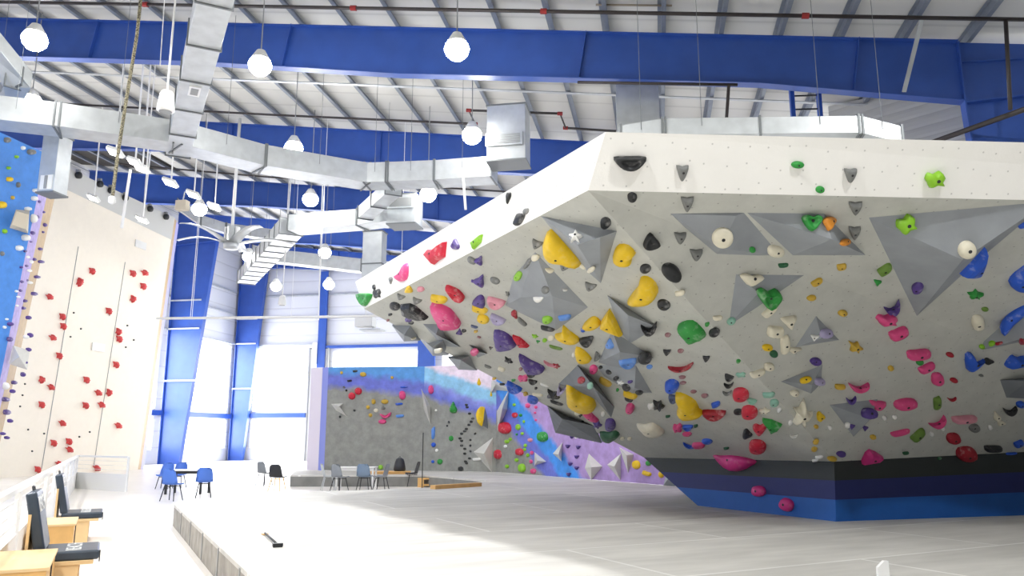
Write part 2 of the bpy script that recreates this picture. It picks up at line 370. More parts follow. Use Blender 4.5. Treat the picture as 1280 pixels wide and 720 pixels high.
# right haunch and column of the nearest frame
e = empty('steel_column', B2W(9.5, 21.7, 0), 'massive dark blue steel column and haunch at the right edge, behind the boulder', 'column', 'blue steel columns')
mb = MB(); mb.prism([B2W(8.75, 21.69, 0), B2W(12, 21.69, 0), B2W(12, 21.69, roof_z(12)), B2W(8.35, 21.69, roof_z(8.35)), B2W(8.35, 21.69, 10.6)], DH * 0.02); mb.build('column_web', M_blue, e)
mb = MB(); mb.beam(B2W(8.75, 21.7, 0), B2W(8.35, 21.7, 10.6), 0.04, 0.34, DH); mb.beam(B2W(8.35, 21.7, 10.55), B2W(12, 21.7, 10.75), 0.34, 0.04); mb.build('inner_flange', M_blue, e)
mb = MB(); mb.beam(B2W(8.35, 21.68, 10.6), B2W(8.35, 21.68, 12.3), 0.04, 0.3, DH); mb.beam(B2W(8.35, 21.66, 11.75), B2W(12, 21.66, 11.65), 0.1, 0.04); mb.build('splice_plate', M_blue, e)
# angled blue eave beam at the right
e1 = on_roof(1160, 126, -0.25); e2 = on_roof(1047, 149, -0.25)
mb = MB(); mb.beam(e1 + (e1 - e2) * .6, e2, 0.3, 0.7); tag(mb.build('eave_beam', M_blue), 'dark blue angled eave beam under the roof, above the ribbed wall at right', 'roof beam')

# purlins: Z sections along the building
for k in range(-21, 6):
    r = 0.45 + 1.63 * k; z = roof_z(r); d0, d1 = 4.0, 58.5
    sec = [(0.0, 0.0), (0.09, 0.0), (0.09, 0.012), (0.012, 0.012), (0.012, 0.20), (-0.075, 0.20), (-0.075, 0.188), (0.0, 0.188)]
    mb = MB(); mb.prism([B2W(r + a * 1.4, d0, z + 0.02 + b * 1.15) for a, b in sec], DH * (d1 - d0))
    tag(mb.build('roof_purlin', M_purlin), 'pale grey steel roof purlin running lengthwise under the white ceiling', 'purlin', 'roof purlins')
for i, d in enumerate((15.5, 25.9, 35.0, 44.1, 53.5)):
    mb = MB(); mb.beam(B2W(-33, d, roof_z(-33) - 0.03), B2W(9.5, d, roof_z(9.5) - 0.03), 0.14, 0.035)
    tag(mb.build('purlin_strap', M_galv), ['thin grey roof strap nearer than the nearest blue rafter', 'thin grey roof strap between the nearest and second blue rafters',
        'thin grey roof strap between the second and third blue rafters', 'thin grey roof strap between the third and fourth blue rafters', 'thin grey roof strap beyond the fourth blue rafter'][i], 'roof strap', 'cross straps under the purlins')

# ------------------------------------------------------------------ pipes
def pipe(name, pts, rad, m, label, cat='pipe', couple=(), group=None):
    e = empty(name, pts[0], label, cat, group)
    mb = MB(); mb.tube(pts, rad, 8); mb.build('pipe_run', m, e, smooth=True)
    for cpt, t in couple:
        mb = MB(); mb.tube([cpt - t * 0.09, cpt + t * 0.09], rad * 1.5, 8); mb.build('coupling', M_redpipe, e)
    return e
p1 = on_roof(-30, 2, -0.25); p2 = on_roof(1310, 25, -0.25); t = (p2 - p1).normalized()
pipe('sprinkler_pipe', [p1, p2], 0.055, M_pipe, 'long dark sprinkler pipe across the very top of the view', 'pipe',
     [(p1.lerp(p2, f), t) for f in (0.2, 0.42, 0.6, 0.82)], 'dark sprinkler pipes')
p1 = on_roof(44, 128, -0.3); p2 = on_roof(348, 144, -0.3); p3 = on_roof(594, 155, -0.3); t = (p3 - p2).normalized()
p4 = on_roof(586, 138, -0.3); p5 = on_roof(700, 142, -0.3); p6 = on_roof(707, 160, -0.3); p7 = on_roof(770, 164, -0.3)
pipe('sprinkler_pipe', [p1, p2, p3, p4, p5, p6, p7], 0.05, M_pipe, 'dark sprinkler pipe with red elbows between the nearest and second rafters', 'pipe',
     [(x, t) for x in (p3, p4, p5, p6)], 'dark sprinkler pipes')
p1 = on_roof(150, 205, -0.3); p2 = on_roof(330, 221, -0.3); p3 = on_roof(640, 240, -0.3)
pipe('sprinkler_pipe', [p1, p2, p3], 0.045, M_pipe, 'dark sprinkler pipe just below the long upper duct', group='dark sprinkler pipes')
a = on_d(1257, 24, 20.0); b = on_d(1263, 137, 20.0)
pipe('drop_pipe', [a, b], 0.05, M_pipe, 'dark vertical drop pipe near the top right corner')
a = on_d(1302, 129, 19.9); c = a + QH * 9.0
bq = a + QH * 5.2
pipe('branch_pipe', [a, bq], 0.075, M_pipe, 'dark slanting pipe at the right above the white band')
p = [on_d(722, 103, 21.0), on_d(922, 106, 21.0)]
pp = pipe('sprinkler_pipe', p, 0.045, M_pipe, 'dark pipe tucked under the nearest blue rafter above the boulder', group='dark sprinkler pipes')
mb = MB(); q_ = on_d(911, 106, 21.0); mb.tube([q_, on_d(907, 165, 21.0)], 0.045, 8); mb.build('pipe_drop', M_pipe, pp)
a = on_roof(1178, 12, -0.15); b = on_d(1130, 115, 21.3)
mb = MB(); mb.beam(on_roof(1153, 22, -0.15), b, 0.1, 0.05); tag(mb.build('flange_brace', M_galv), 'galvanised diagonal brace hanging in front of the dark blue beam', 'brace')
gp = pipe('gas_pipe', [on_d(196, 398, 30), on_d(420, 396, 30), on_d(562, 393, 30)], 0.055, M_white, 'thin white horizontal pipe in front of the far windows')
for _x in (240, 398, 500):
    _p = on_d(_x, 397, 30); mb = MB(); mb.tube([_p, Vector((_p.x, _p.y, roof_z(bl(_p)[0]) + .2))], 0.012, 5); _o = mb.build('hanger_wire', M_white, gp)
a = on_d(745, 6, 20.3); b = on_d(840, 7, 20.3)
pipe('conduit', [a, b], 0.03, mat('tan_conduit', (150, 140, 125), 0.5), 'short tan conduit just above the long sprinkler pipe')

# ------------------------------------------------------------------ ducts
def duct(label, pts, w, h, seams=1.3, name='air_duct', group='galvanised air ducts', cat='duct'):
    """rectangular duct; pts are the middle of the bottom"""
    e = empty(name, pts[0], label, cat, group); mb = MB(); pts = [Vector(p) for p in pts]
    offs = []
    for i, p in enumerate(pts):
        t1 = (pts[min(i + 1, len(pts) - 1)] - pts[min(i, len(pts) - 2)]).normalized(); t0 = (pts[max(i, 1)] - pts[max(i - 1, 0)]).normalized()
        x0 = t0.cross(UP).normalized(); x1 = t1.cross(UP).normalized(); x = (x0 + x1).normalized(); x /= max(0.4, x.dot(x0)); offs.append(x)
    V = []; F = []
    for p, x in zip(pts, offs): V += [p - x * w / 2, p + x * w / 2, p + x * w / 2 + UP * h, p - x * w / 2 + UP * h]
    for i in range(len(pts) - 1):
        for k in range(4): F.append((4 * i + k, 4 * i + (k + 1) % 4, 4 * i + 4 + (k + 1) % 4, 4 * i + 4 + k))
    n = 4 * (len(pts) - 1); F += [(0, 3, 2, 1), (n, n + 1, n + 2, n + 3)]
    mb.add(V, F); mb.build('duct_body', M_galv, e, bevel=0.01)
    for a, b in zip(pts, pts[1:]):
        L = (b - a).length; t = (b - a) / L; x = t.cross(UP).normalized(); k = max(1, int(L / seams))
        for j in range(k + 1):
            c = a + t * min(max(L * j / k, 0.04), L - 0.04) + UP * h / 2
            s = MB(); g = 0.035
            for sx, hw, hh in ((0, w / 2 + g, g / 2),):
                s.box(c - UP * (h / 2 + g / 2), t * 0.025, x * (w / 2 + g), UP * g / 2); s.box(c + UP * (h / 2 + g / 2), t * 0.025, x * (w / 2 + g), UP * g / 2)
                s.box(c - x * (w / 2 + g / 2), t * 0.025, x * g / 2, UP * h / 2); s.box(c + x * (w / 2 + g / 2), t * 0.025, x * g / 2, UP * h / 2)
            s.build('duct_flange', M_seam, e)
        for f in ((0.5,) if L < 4 else (0.2, 0.8)):
            c = a.lerp(b, f); top = roof_z(bl(c)[0]) + 0.2
            if abs(t.z) < 0.5 and top > c.z + h:
                s = MB(); s.tube([c + x * (w / 2 + .02) + UP * (h * .5), Vector((c.x, c.y, 0)) + x * (w / 2 + .02) + UP * top], 0.007, 4); s.build('hanger_rod', M_seam, e)
    return e
ZD = 10.5
P0 = on_z(222, 196, ZD)
dA = duct('wide galvanised duct descending from the top edge, left of centre', [on_z(271, -8, ZD) - QH * 1.5, P0], 0.70, 0.6, 1.9)
mb = MB(); g0 = on_z(243, 114, ZD - 0.02); mb.box(g0, QH * 0.3, QP * 0.14, UP * 0.02); mb.build('register_grille', M_whitepl, dA)
mb = MB(); mb.box(g0 - UP * 0.02, QH * 0.2, QP * 0.09, UP * 0.01); mb.build('register_opening', M_grey, dA)
w = 1.0
near = [(-40, 146), (62, 157), (210, 178), (320, 206), (455, 228), (485, 227), (545, 225), (618, 220)]
Dn = [on_z(x, y, ZD) + Vector((0, 0.45, 0)) for x, y in near]
duct('long upper galvanised duct sweeping from the far left to the ceiling unit', Dn, 0.95, 0.72, 1.9)
# left ends of the long duct
def vduct(label, px, py0, py1, d, wd, dp, name='drop_duct'):
    a = on_d(px, py0, d); b = on_d(px, py1, d); b = Vector((a.x, a.y, b.z)); e = empty(name, b, label, 'duct', 'vertical duct drops')
    mb = MB(); mb.box((a + b) / 2, RH * wd / 2, DH * dp / 2, UP * (abs(a.z - b.z) / 2)); mb.build('duct_body', M_galv, e, bevel=0.01)
    k = max(1, int(abs(a.z - b.z) / 1.1))
    for j in range(k + 1):
        z = b.z + (a.z - b.z) * j / k; s = MB(); s.box((a.x, a.y, z), RH * (wd / 2 + 0.03), DH * (dp / 2 + 0.03), UP * 0.025); s.build('duct_flange', M_seam, e)
    return e, a, b
e, a, b = vduct('square duct drop beside the tall blue wall, with a grille near its end', 73, 172, 243, 19.6, 0.56, 0.55)
mb = MB(); mb.box(b + UP * 0.3 + QP * 0.02 - DH * 0.29, RH * 0.2, DH * 0.02, UP * 0.22); mb.build('grille', M_whitepl, e)
mb = MB(); mb.box(b + UP * 0.3 + QP * 0.02 - DH * 0.32, RH * 0.05, DH * 0.01, UP * 0.2); mb.build('grille_slot', M_grey, e)
duct('tall riser duct in the top left corner meeting the long duct', [on_z(0, 150, ZD + 0.9), on_z(8, 100, ZD + 1.5) + Vector((0, 0.5, 0)), on_z(-12, 60, ZD + 2.4)], 0.6, 0.5, 1.2)
# ceiling unit box at the right end of the long duct
def unit(label, px, y0, y1, d, wd, dp):
    e, a, b = vduct(label, px, y0, y1, d, wd, dp, 'ceiling_air_unit')
    e['category'] = 'ventilation unit'; e['group'] = 'ceiling air units'
    return e, a, b
e, a, b = unit('galvanised ceiling air unit with a dark grille above the left white band', 636, 138, 206, 24.6, 1.3, 1.0)
mb = MB(); c = b + UP * 0.7 - DH * 0.56 - RH * 0.05; mb.box(c, RH * 0.62, DH * 0.04, UP * 0.22); mb.build('grille_frame', M_galv, e)
mb = MB(); mb.box(c - DH * 0.05, RH * 0.53, DH * 0.01, UP * 0.16)
mb.build('grille', M_grey, e)
mb = MB()
for k in range(6): mb.box(c - DH * 0.07 + UP * (-0.13 + 0.052 * k), RH * 0.53, DH * 0.01, UP * 0.006)
mb.build('grille_slats', M_galv, e)
# lower duct run with its own grille box
En = [on_z(507, 273, ZD), on_z(495, 275, ZD), on_z(450, 281, ZD), on_z(362, 288, ZD)]
duct('lower galvanised duct with closely spaced seams, below the third rafter', [p + Vector((0, 0.45, 0)) for p in En], 0.95, 0.7, 2.2)
E1 = on_z(364, 293, ZD)
duct('wide slanting duct running away from the lower duct towards the fan', [E1, E1 + QH * 12.6], 1.0, 0.7, 1.25)
e, a, b = unit('smaller galvanised air unit with a dark grille, hanging above the lower duct', 507, 247, 283, 29.0, 1.15, 1.0)
mb = MB(); c = a - UP * 0.36 - DH * 0.56; mb.box(c, RH * 0.56, DH * 0.03, UP * 0.24); mb.build('grille_frame', M_galv, e)
mb = MB(); mb.box(c - DH * 0.04, RH * 0.47, DH * 0.01, UP * 0.17); mb.build('grille', M_grey, e)
duct('short duct branch linking the upper duct to the lower duct', [on_z(492, 243, ZD), on_z(456, 274, ZD)], 0.6, 0.5, 1.4)
vduct('tall duct drop below the lower duct, just behind the boulder tip', 469, 291, 372, 29.8, 0.82, 0.6)
duct('thin far duct crossing under the fourth rafter behind the hanging lamps', [on_d(560, 352, 42), on_d(455, 341, 42), on_d(340, 328, 42), on_d(318, 323, 42)], 0.8, 0.75, 3)
duct('narrow far duct coming from above the speed wall towards the fan', [on_d(222, 262, 37), on_d(252, 283, 37.5), on_d(285, 293, 38), on_d(345, 301, 38)], 0.7, 0.55, 3)
# right group above the boulder
vduct('square galvanised riser duct between the nearest beam and the boulder top', 796, 98, 175, 22.6, 1.27, 0.6)
duct('flat galvanised duct lying just above the white band at right', [on_d(775, 185, 18.5), on_d(830, 176, 18.5), on_d(1072, 174, 18.5), on_d(1125, 188, 18.5)], 0.8, 0.42, 1.6)
# blue ladder posts
e = empty('hoist_ladder', on_d(1010, 160, 22.7), 'small blue steel ladder frame standing above the flat duct', 'ladder')
for x in (992, 1026):
    mb = MB(); _b = on_d(x + 1, 166, 22.7); mb.beam(Vector((_b.x, _b.y, roof_z(bl(_b)[0]) + .3)), _b, 0.12, 0.12); mb.build('ladder_post', M_blue, e)
for y in (120, 137):
    mb = MB(); mb.beam(on_d(993, y, 22.7), on_d(1026, y - 1, 22.7), 0.04, 0.04); mb.build('rung', M_dark, e)

# ------------------------------------------------------------------ lamps
def highbay(px, py, z, label):
    P = on_z(px, py, z); r, d, _ = bl(P); e = empty('high_bay_light', P, label, 'lamp', 'round high bay lamps'); top = roof_z(r) + 0.25
    mb = MB(); mb.lathe(P, [(0.12, 0.50), (0.20, 0.36), (0.26, 0.26), (0.27, 0.22)], 20); mb.build('lamp_housing', M_white, e, smooth=True)
    mb = MB(); mb.lathe(P, [(0.04, -0.24), (0.18, -0.2), (0.29, -0.08), (0.33, 0.06), (0.29, 0.18), (0.25, 0.22)], 20); mb.build('lamp_lens', M_lens, e, smooth=True)
    mb = MB(); mb.tube([P + UP * 0.4, P + UP * (top - z)], 0.018, 5); mb.build('hanging_cord', M_grey, e)
HB = [(571, 64, 11.6, 'brightest round lamp in front of the nearest blue rafter, centre'), (43, 52, 12.3, 'round lamp glowing in front of the nearest rafter at far left'),
      (325, 84, 12.0, 'round lamp at the lower edge of the nearest rafter, left of centre'), (590, 171, 11.4, 'round lamp in front of the second rafter beside the ceiling unit'),
      (367, 187, 11.8, 'round lamp hanging before the long upper duct'), (535, 245, 11.0, 'round lamp between the upper duct and the left white band'),
      (388, 251, 11.4, 'round lamp in front of the third rafter above the lower duct'), (249, 263, 11.6, 'faint round lamp near the small beige box'),
      (406, 317, 11.0, 'round lamp below the lower duct, beside a white rod'), (311, 322, 11.2, 'round lamp partly behind the slanting duct near the fan'),
      (345, 359, 10.6, 'far round lamp before the corrugated end wall, left one'), (411, 357, 10.6, 'far round lamp beside the slim blue post'), (39, 129, 12.9, 'small round lamp under the roof at far left')]
for a in HB: highbay(*a)
def panel_lamp(px, py, d, wd, label, tilt=0.0, on=True):
    P = on_d(px, py, d); r, dd, _ = bl(P); e = empty('panel_lamp', P, label, 'lamp', 'rectangular flood lamps')
    ax = RH * math.cos(0.35) + UP * -math.sin(0.35); ay = DH * math.cos(0.55) - UP * math.sin(0.55); n = ax.cross(ay).normalized()
    if n.z < 0: n = -n
    mb = MB(); mb.box(P + n * 0.06, ax * wd / 2, ay * wd * 0.3, n * 0.06); mb.build('lamp_housing', M_white, e, bevel=0.02)
    mb = MB(); mb.box(P - n * 0.012, ax * (wd / 2 - 0.04), ay * (wd * 0.3 - 0.03), n * 0.01); mb.build('lamp_lens', M_lens2, e)
    mb = MB(); mb.tube([P + n * 0.1, Vector((P.x, P.y, roof_z(r) + .25))], 0.03, 6); mb.build('mounting_rod', M_white, e)
for a in [(143, 191, 22, 0.55, 'rectangular flood lamp beside the dangling rope, uppermost of the row'), (167, 203, 23, 0.5, 'bright rectangular flood lamp, second in the row from the rope'), (176, 211, 24, 0.55, 'rectangular flood lamp, lower of the bright touching pair'),
          (212, 229, 27, 0.6, 'rectangular flood lamp below the wide descending duct'), (241, 244, 29, 0.6, 'rectangular flood lamp right above the beige box'), (267, 259, 31, 0.6, 'rectangular flood lamp nearest the fan rod'),
          (116, 248, 30, 0.55, 'small flood lamp before the grey top of the speed wall, left one'), (177, 275, 33, 0.6, 'small flood lamp before the speed wall, beneath the white rod')]:
    panel_lamp(*a)
# heater box near the boulder tip
e = empty('unit_heater', on_d(457, 403, 34), 'pale box heater with a flat grey plate below, left of the boulder tip', 'heater'); c = on_d(457, 403, 34)
mb = MB(); mb.box(c, RH * 0.42, DH * 0.3, UP * 0.22); mb.build('heater_body', M_white, e, bevel=0.02)
c2_ = on_d(466, 413, 34); mb = MB(); mb.box(c2_, RH * 0.5, DH * 0.4, UP * 0.035); mb.build('base_plate', M_galv, e)
mb = MB(); mb.beam(on_d(467, 398, 34), c2_, .05, .05); mb.build('support_arm', M_galv, e)
mb = MB(); mb.tube([c + UP * .2, Vector((c.x, c.y, roof_z(bl(c)[0]) + .35))], .02, 5); mb.build('hanger_rod', M_white, e)
# speakers
def speaker(px, py, d, s, label, m=M_whitepl):
    P = on_d(px, py, d); r = bl(P)[0]; e = empty('pendant_speaker', P - UP * s * 0.6, label, 'speaker', 'white pendant speakers')
    mb = MB(); mb.lathe(P - UP * s * 0.6, [(s * 0.36, 0), (s * 0.44, 0.03), (s * 0.42, s * 0.35), (s * 0.34, s * 0.95), (s * 0.26, s * 1.12), (s * 0.1, s * 1.17)], 24); mb.build('speaker_body', m, e, smooth=True)
    mb = MB(); mb.lathe(P - UP * (s * 0.6 + 0.012), [(s * 0.30, 0), (s * 0.33, 0.02)], 24); mb.build('speaker_grille', M_grey, e)
    mb = MB(); mb.tube([P + UP * s * 0.55, P + UP * (roof_z(r) - P.z)], 0.022, 6); mb.build('hanging_cord', M_white, e)
speaker(208, 126, 14.2, 0.42, 'white pendant speaker hanging left of the wide descending duct')
speaker(353, 375, 34, 0.42, 'small far white pendant speaker before the end wall')
e = empty('control_box', on_d(228, 257, 27), 'small beige box mounted above the speed wall right edge', 'box')
mb = MB(); c = on_d(228, 257, 27); mb.box(c, RH * 0.23, DH * 0.15, UP * 0.2); mb.build('box_body', mat('beige_box', (205, 195, 175), 0.6), e, bevel=0.02)
mb = MB(); mb.tube([c + UP * 0.2, c + UP * 0.6 + DH * 0.1], 0.025, 6); mb.build('bracket', M_galv, e)

# big ceiling fan
FP = on_d(289, 305, 30.0)
e = empty('ceiling_fan', FP, 'large silver ceiling fan with long curved blades, left of centre', 'fan')
mb = MB(); mb.lathe(FP, [(0.10, -0.25), (0.30, -0.22), (0.32, 0.0), (0.22, 0.1), (0.2, 0.75), (0.12, 0.8)], 18); mb.build('motor_hub', M_galv, e, smooth=True)
mb = MB(); mb.tube([FP + UP * 0.8, FP + UP * (roof_z(bl(FP)[0]) - FP.z)], 0.07, 10); mb.build('down_rod', M_white, e, smooth=True)
for sgn in (-1, 1):
    mb = MB(); mb.box(FP + RH * 0.26 * sgn + UP * 0.45, RH * 0.04, DH * 0.12, UP * 0.3); mb.build('motor_bracket', M_white, e)
for k in range(5):
    a = math.radians(k * 72 + 168); v = Vector((math.cos(a), math.sin(a), 0)); s = Vector((-v.y, v.x, 0)); mb = MB(); R = []
    for j in range(9):
        t = j / 8; c = FP + v * (0.25 + 2.35 * t) + UP * (0.05 + 0.35 * math.sin(t * 2.4)) + s * 0.1 * t; wd = 0.24 - 0.07 * t
        R.append([c - s * wd, c - s * wd * .2 + UP * .035, c + s * wd + UP * -0.05, c - UP * .02])
    V = [p for q in R for p in q]; F = []
    for j in range(8):
        for m_ in range(4): F.append((4 * j + m_, 4 * j + (m_ + 1) % 4, 4 * j + 4 + (m_ + 1) % 4, 4 * j + 4 + m_))
    F += [(3, 2, 1, 0), (32, 33, 34, 35)]
    mb.add(V, F); mb.build('fan_blade', M_galv, e, smooth=True)

# ropes, cables and rods hanging free
def rope(name, pts, rad, m, label, cat, weight=None):
    e = empty(name, pts[-1], label, cat); mb = MB(); mb.tube(pts, rad, 8); mb.build('rope_strand', m, e, smooth=True)
    if weight:
        mb = MB(); mb.lathe(pts[-1] - UP * 0.12, [(0.03, 0), (0.1, 0.05), (0.1, 0.2), (0.03, 0.25)], 12); mb.build('rope_weight', weight, e, smooth=True)
M_rope = mat('speckled_rope', (190, 182, 150), 0.8, rgb2=(70, 66, 58), scale=25)
rope('climbing_rope', [on_d(178, -20, 19), on_d(171, 45, 19), on_d(157, 130, 19), on_d(147, 195, 19), on_d(140, 250, 19)], 0.05, M_rope, 'thick speckled rope dangling from the roof at left, with a white weight', 'rope', M_white)
def cable(px0, py0, px1, py1, d, rad, label, m=None, nm='hanging_cable', cat='cable', ext=True):
    a = on_d(px0, py0, d); b = on_d(px1, py1, d); t = (a - b).normalized(); a2 = a + t * ext * max(0.001, (roof_z(bl(a)[0]) + 0.35 - a.z) / max(t.z, .3))
    mb = MB(); mb.tube([a2, a, b], rad, 6); tag(mb.build(nm, m or M_white), label, cat)
cable(207, -20, 200, 82, 17, 0.012, 'thin cable just left of the pendant speaker cord')
cable(190, 130, 183, 212, 24, 0.02, 'white cable hanging left of the wide duct towards the flood lamps')
cable(163, 212, 152, 285, 24, 0.05, 'pale rod hanging from the bright flood lamps over the speed wall', ext=False)
cable(186, 208, 179, 270, 31, 0.035, 'thin white rod holding the small lamp over the speed wall')
cable(403, 240, 398, 400, 33, 0.035, 'long white rod beside the slim blue post, below the lower duct')
cable(358, 300, 353, 368, 34, 0.025, 'white cable running down to the small far speaker')
cable(369, 300, 364, 396, 34, 0.012, 'thin white cable right of the small far speaker')
cable(250, 250, 238, 396, 35, 0.015, 'thin cable hanging in front of the wide tapered blue column')
cable(449, 182, 452, 208, 33, 0.012, 'thin cable in front of the third rafter')
cable(579, 222, 582, 262, 25, 0.05, 'short white rod above the left white band', ext=False)
cable(145, 200, 137, 395, 36, 0.02, 'grey belay rope running down the speed wall', M_grey, 'belay_rope', 'rope')

# ------------------------------------------------------------------ boulder
M_bwhite = panel_mat('boulder_white', (244, 243, 238), mott=0.02, dot_col=(150, 150, 146))
M_bgrey = panel_mat('boulder_grey', (190, 191, 184), mott=0.08)
M_bblack = panel_mat('boulder_black', (44, 50, 50), dots=False, mott=0.1)
M_bnavy = panel_mat('boulder_navy', (34, 44, 108), dots=False, mott=0.05)
M_bblue = panel_mat('boulder_blue', (26, 94, 176), dots=False, mott=0.05)
ZM = 0.4                      # top of the mats
T1 = on_z(444, 352, 4.9); T2 = on_z(757, 165, 4.9); T3 = T2 + (on_z(1280, 178, 4.9) - T2) * 2.6
nb = (T2 - T1).cross(UP).normalized()
B1 = on_plane(455, 386, nb, nb.dot(T1)); B2 = on_plane(735, 238, nb, nb.dot(T1))
B3a = on_z(1280, 250, B2.z); B3 = B2 + (B3a - B2) * 2.6
K0 = on_z(1045, 652, ZM); L0 = on_z(872, 632, ZM); R0a = on_z(1280, 644, ZM); R0 = K0 + (R0a - K0) * 2.4
nf = (R0 - K0).cross(UP); nl = (L0 - K0).cross(UP)
K1 = Vector((5.2, 12.955, 1.335)); L1 = on_plane(805, 572, nl, nl.dot(K0))
R1a = on_plane(1280, 565, nf, nf.dot(K0)); R1 = K1 + (R1a - K1) * 2.4
BT = [Vector((-1.5, 19.5, 4.9)), Vector((15, 19.5, 4.9))]
BB = [Vector((4.6, 19.4, ZM)), Vector((15, 19.4, ZM))]
bould = empty('bouldering_wall', K0, 'huge overhanging grey bouldering wall with white top band and blue base', 'climbing wall')
obj('white_band', [T1, T2, B2, B1], [(0, 3, 2, 1)], M_bwhite, bould, uv=True)
obj('white_band', [T2, T3, B3, B2], [(0, 3, 2, 1)], M_bwhite, bould, uv=True)
obj('overhang_panel', [B1, B2, K1, L1], [(0, 3, 2), (0, 2, 1)], M_bgrey, bould, uv=True)
obj('overhang_panel', [B2, B3, K1, R1], [(0, 2, 3), (0, 3, 1)], M_bgrey, bould, uv=True)
def stripes3(a0, b0, a1, b1, fr=(0, 0.36, 0.68, 1)):
    v = []; 
    for f in fr: v += [a0.lerp(a1, f), b0.lerp(b1, f)]
    return v
for (a0, b0, a1, b1) in ((L0, K0, L1, K1), (K0, R0, K1, R1)):
    v = stripes3(a0, b0, a1, b1)
    for i, (m, nm) in enumerate(((M_bblue, 'blue_base_stripe'), (M_bnavy, 'navy_base_stripe'), (M_bblack, 'black_base_stripe'))):
        obj(nm, v[2 * i:2 * i + 4], [(0, 1, 3, 2)], m, bould, uv=True)
obj('back_frame', [T1, B1, L1, L0, BB[0], BT[0], T2, T3, BT[1], BB[1], B3, R1, R0],
    [(0, 5, 1), (1, 5, 2), (2, 5, 4), (2, 4, 3), (0, 6, 7, 8, 5), (5, 8, 9, 4), (7, 10, 8), (10, 11, 9, 8), (11, 12, 9)], M_bgrey, bould)

# surfaces that holds and volumes are bolted to
class Surf:
    def __init__(s, name): s.v = []; s.f = []; s.tree = None; s.name = name
    def add(s, v, f):
        n = len(s.v); s.v += [Vector(x) for x in v]; s.f += [tuple(i + n for i in q) for q in f]; s.tree = None
    def hit(s, px, py):
        if s.tree is None: s.tree = BVHTree.FromPolygons(s.v, s.f)
        d = ray(px, py); h = s.tree.ray_cast(CAM, d)
        if h[0] is None:
            q = s.tree.find_nearest(CAM + d * getattr(s, 'far', 15.0)); P, n = q[0], q[1]
        else: P, n = h[0], h[1]
        if n.dot(d) > 0: n = -n
        return P, n
SB = Surf('boulder')
SB.add([T1, T2, T3, B1, B2, B3], [(0, 3, 4, 1), (1, 4, 5, 2)])
SB.add([B1, B2, B3, K1, L1, R1], [(0, 4, 3), (0, 3, 1), (1, 3, 5), (1, 5, 2)])
SB.add([K0, L0, R0, K1, L1, R1], [(1, 0, 3, 4), (0, 2, 5, 3)])

# ------------------------------------------------------------------ painted back walls
def seam_vec(O, n, pa, pb):
    """in-plane unit vector square to the line seen through two picture points"""
    a = on_plane(*pa, n, n.dot(O)); b = on_plane(*pb, n, n.dot(O)); t = (b - a).normalized(); v = n.cross(t).normalized()
    if v.z < 0: v = -v
    return v
ZW = 4.68
W0 = on_z(405, 588, ZM); W1 = on_z(528, 588.5, ZM); W2 = on_z(620, 590, ZM); W3 = W2 + (on_z(850, 608, ZM) - W2) * 1.22
SW = Surf('back'); SW.far = 28
LB = (92, 158, 226); IN = (112, 122, 214); GR = (150, 151, 145); PW = (244, 228, 244); CY = (150, 205, 240); BLU = (70, 150, 236); PU = (176, 148, 204)
def back_panel(A, Bp, mname, vec, stops, base_rgb, e, zt=ZW):
    m = panel_mat(mname, base_rgb, dots=False, mott=0.2, stops=stops, vec=vec)
    v = [A, Bp, Vector((Bp.x, Bp.y, zt)), Vector((A.x, A.y, zt))]
    n = (Bp - A).cross(UP).normalized()
    o = obj('climbing_panel', v + [q - n * -0.25 for q in v] if n.y < 0 and False else v + [q + Vector((0, 0.25, 0)) for q in v],
            [(0, 1, 2, 3), (7, 6, 5, 4), (0, 4, 5, 1), (1, 5, 6, 2), (2, 6, 7, 3), (3, 7, 4, 0)], m, e, uv=True)
    SW.add(v, [(0, 1, 2, 3)])
    return o
backw = empty('painted_climbing_wall', W1, 'far grey bouldering wall painted with blue, indigo and lilac bands', 'climbing wall')
def stopvals(O, n, vec, lst):
    return [(vec.dot(on_plane(*p, n, n.dot(O))), c) for p, c in lst]
n1 = (W1 - W0).cross(UP).normalized(); v1 = seam_vec(W0, n1, (405, 480), (525, 491))
back_panel(W0, W1, 'paint_left', v1, sorted(stopvals(W0, n1, v1, [((460, 492), GR), ((460, 484), IN), ((460, 474), IN), ((460, 467), LB), ((460, 455), LB)])), GR, backw)
n2 = (W2 - W1).cross(UP).normalized(); v2 = seam_vec(W1, n2, (530, 492), (612, 522))
back_panel(W1, W2, 'paint_middle', v2, sorted(stopvals(W1, n2, v2, [((570, 513), GR), ((570, 504), IN), ((570, 493), (140, 150, 226)), ((570, 486), CY), ((570, 474), CY), ((570, 468), PW)])), GR, backw)
n3 = (W3 - W2).cross(UP).normalized(); v3 = seam_vec(W2, n3, (625, 522), (683, 600))
back_panel(W2, W3, 'paint_right', v3, sorted(stopvals(W2, n3, v3, [((646, 555), GR), ((650, 551), IN), ((657, 541), IN), ((660, 538), BLU), ((668, 528), BLU), ((671, 524), PU)])), GR, backw)
# side post of the far wall
mb = MB(); s0 = W0; mb.prism([s0, s0 + Vector((-0.25, 0.02, 0)), s0 + Vector((-0.25, 0.3, 0)), s0 + Vector((0, 0.3, 0))], UP * (ZW - ZM)); mb.build('edge_post', mat('pale_indigo', (150, 160, 236), 0.6), backw)
mb = MB(); s0 = W0 + Vector((-0.25, 0, 0)); mb.prism([s0, s0 + Vector((-0.55, 0.3, 0)), s0 + Vector((-0.5, 0.6, 0)), s0 + Vector((0, 0.3, 0))], UP * (ZW - ZM)); mb.build('edge_panel', mat('pale_lilac', (236, 228, 244), 0.6), backw)

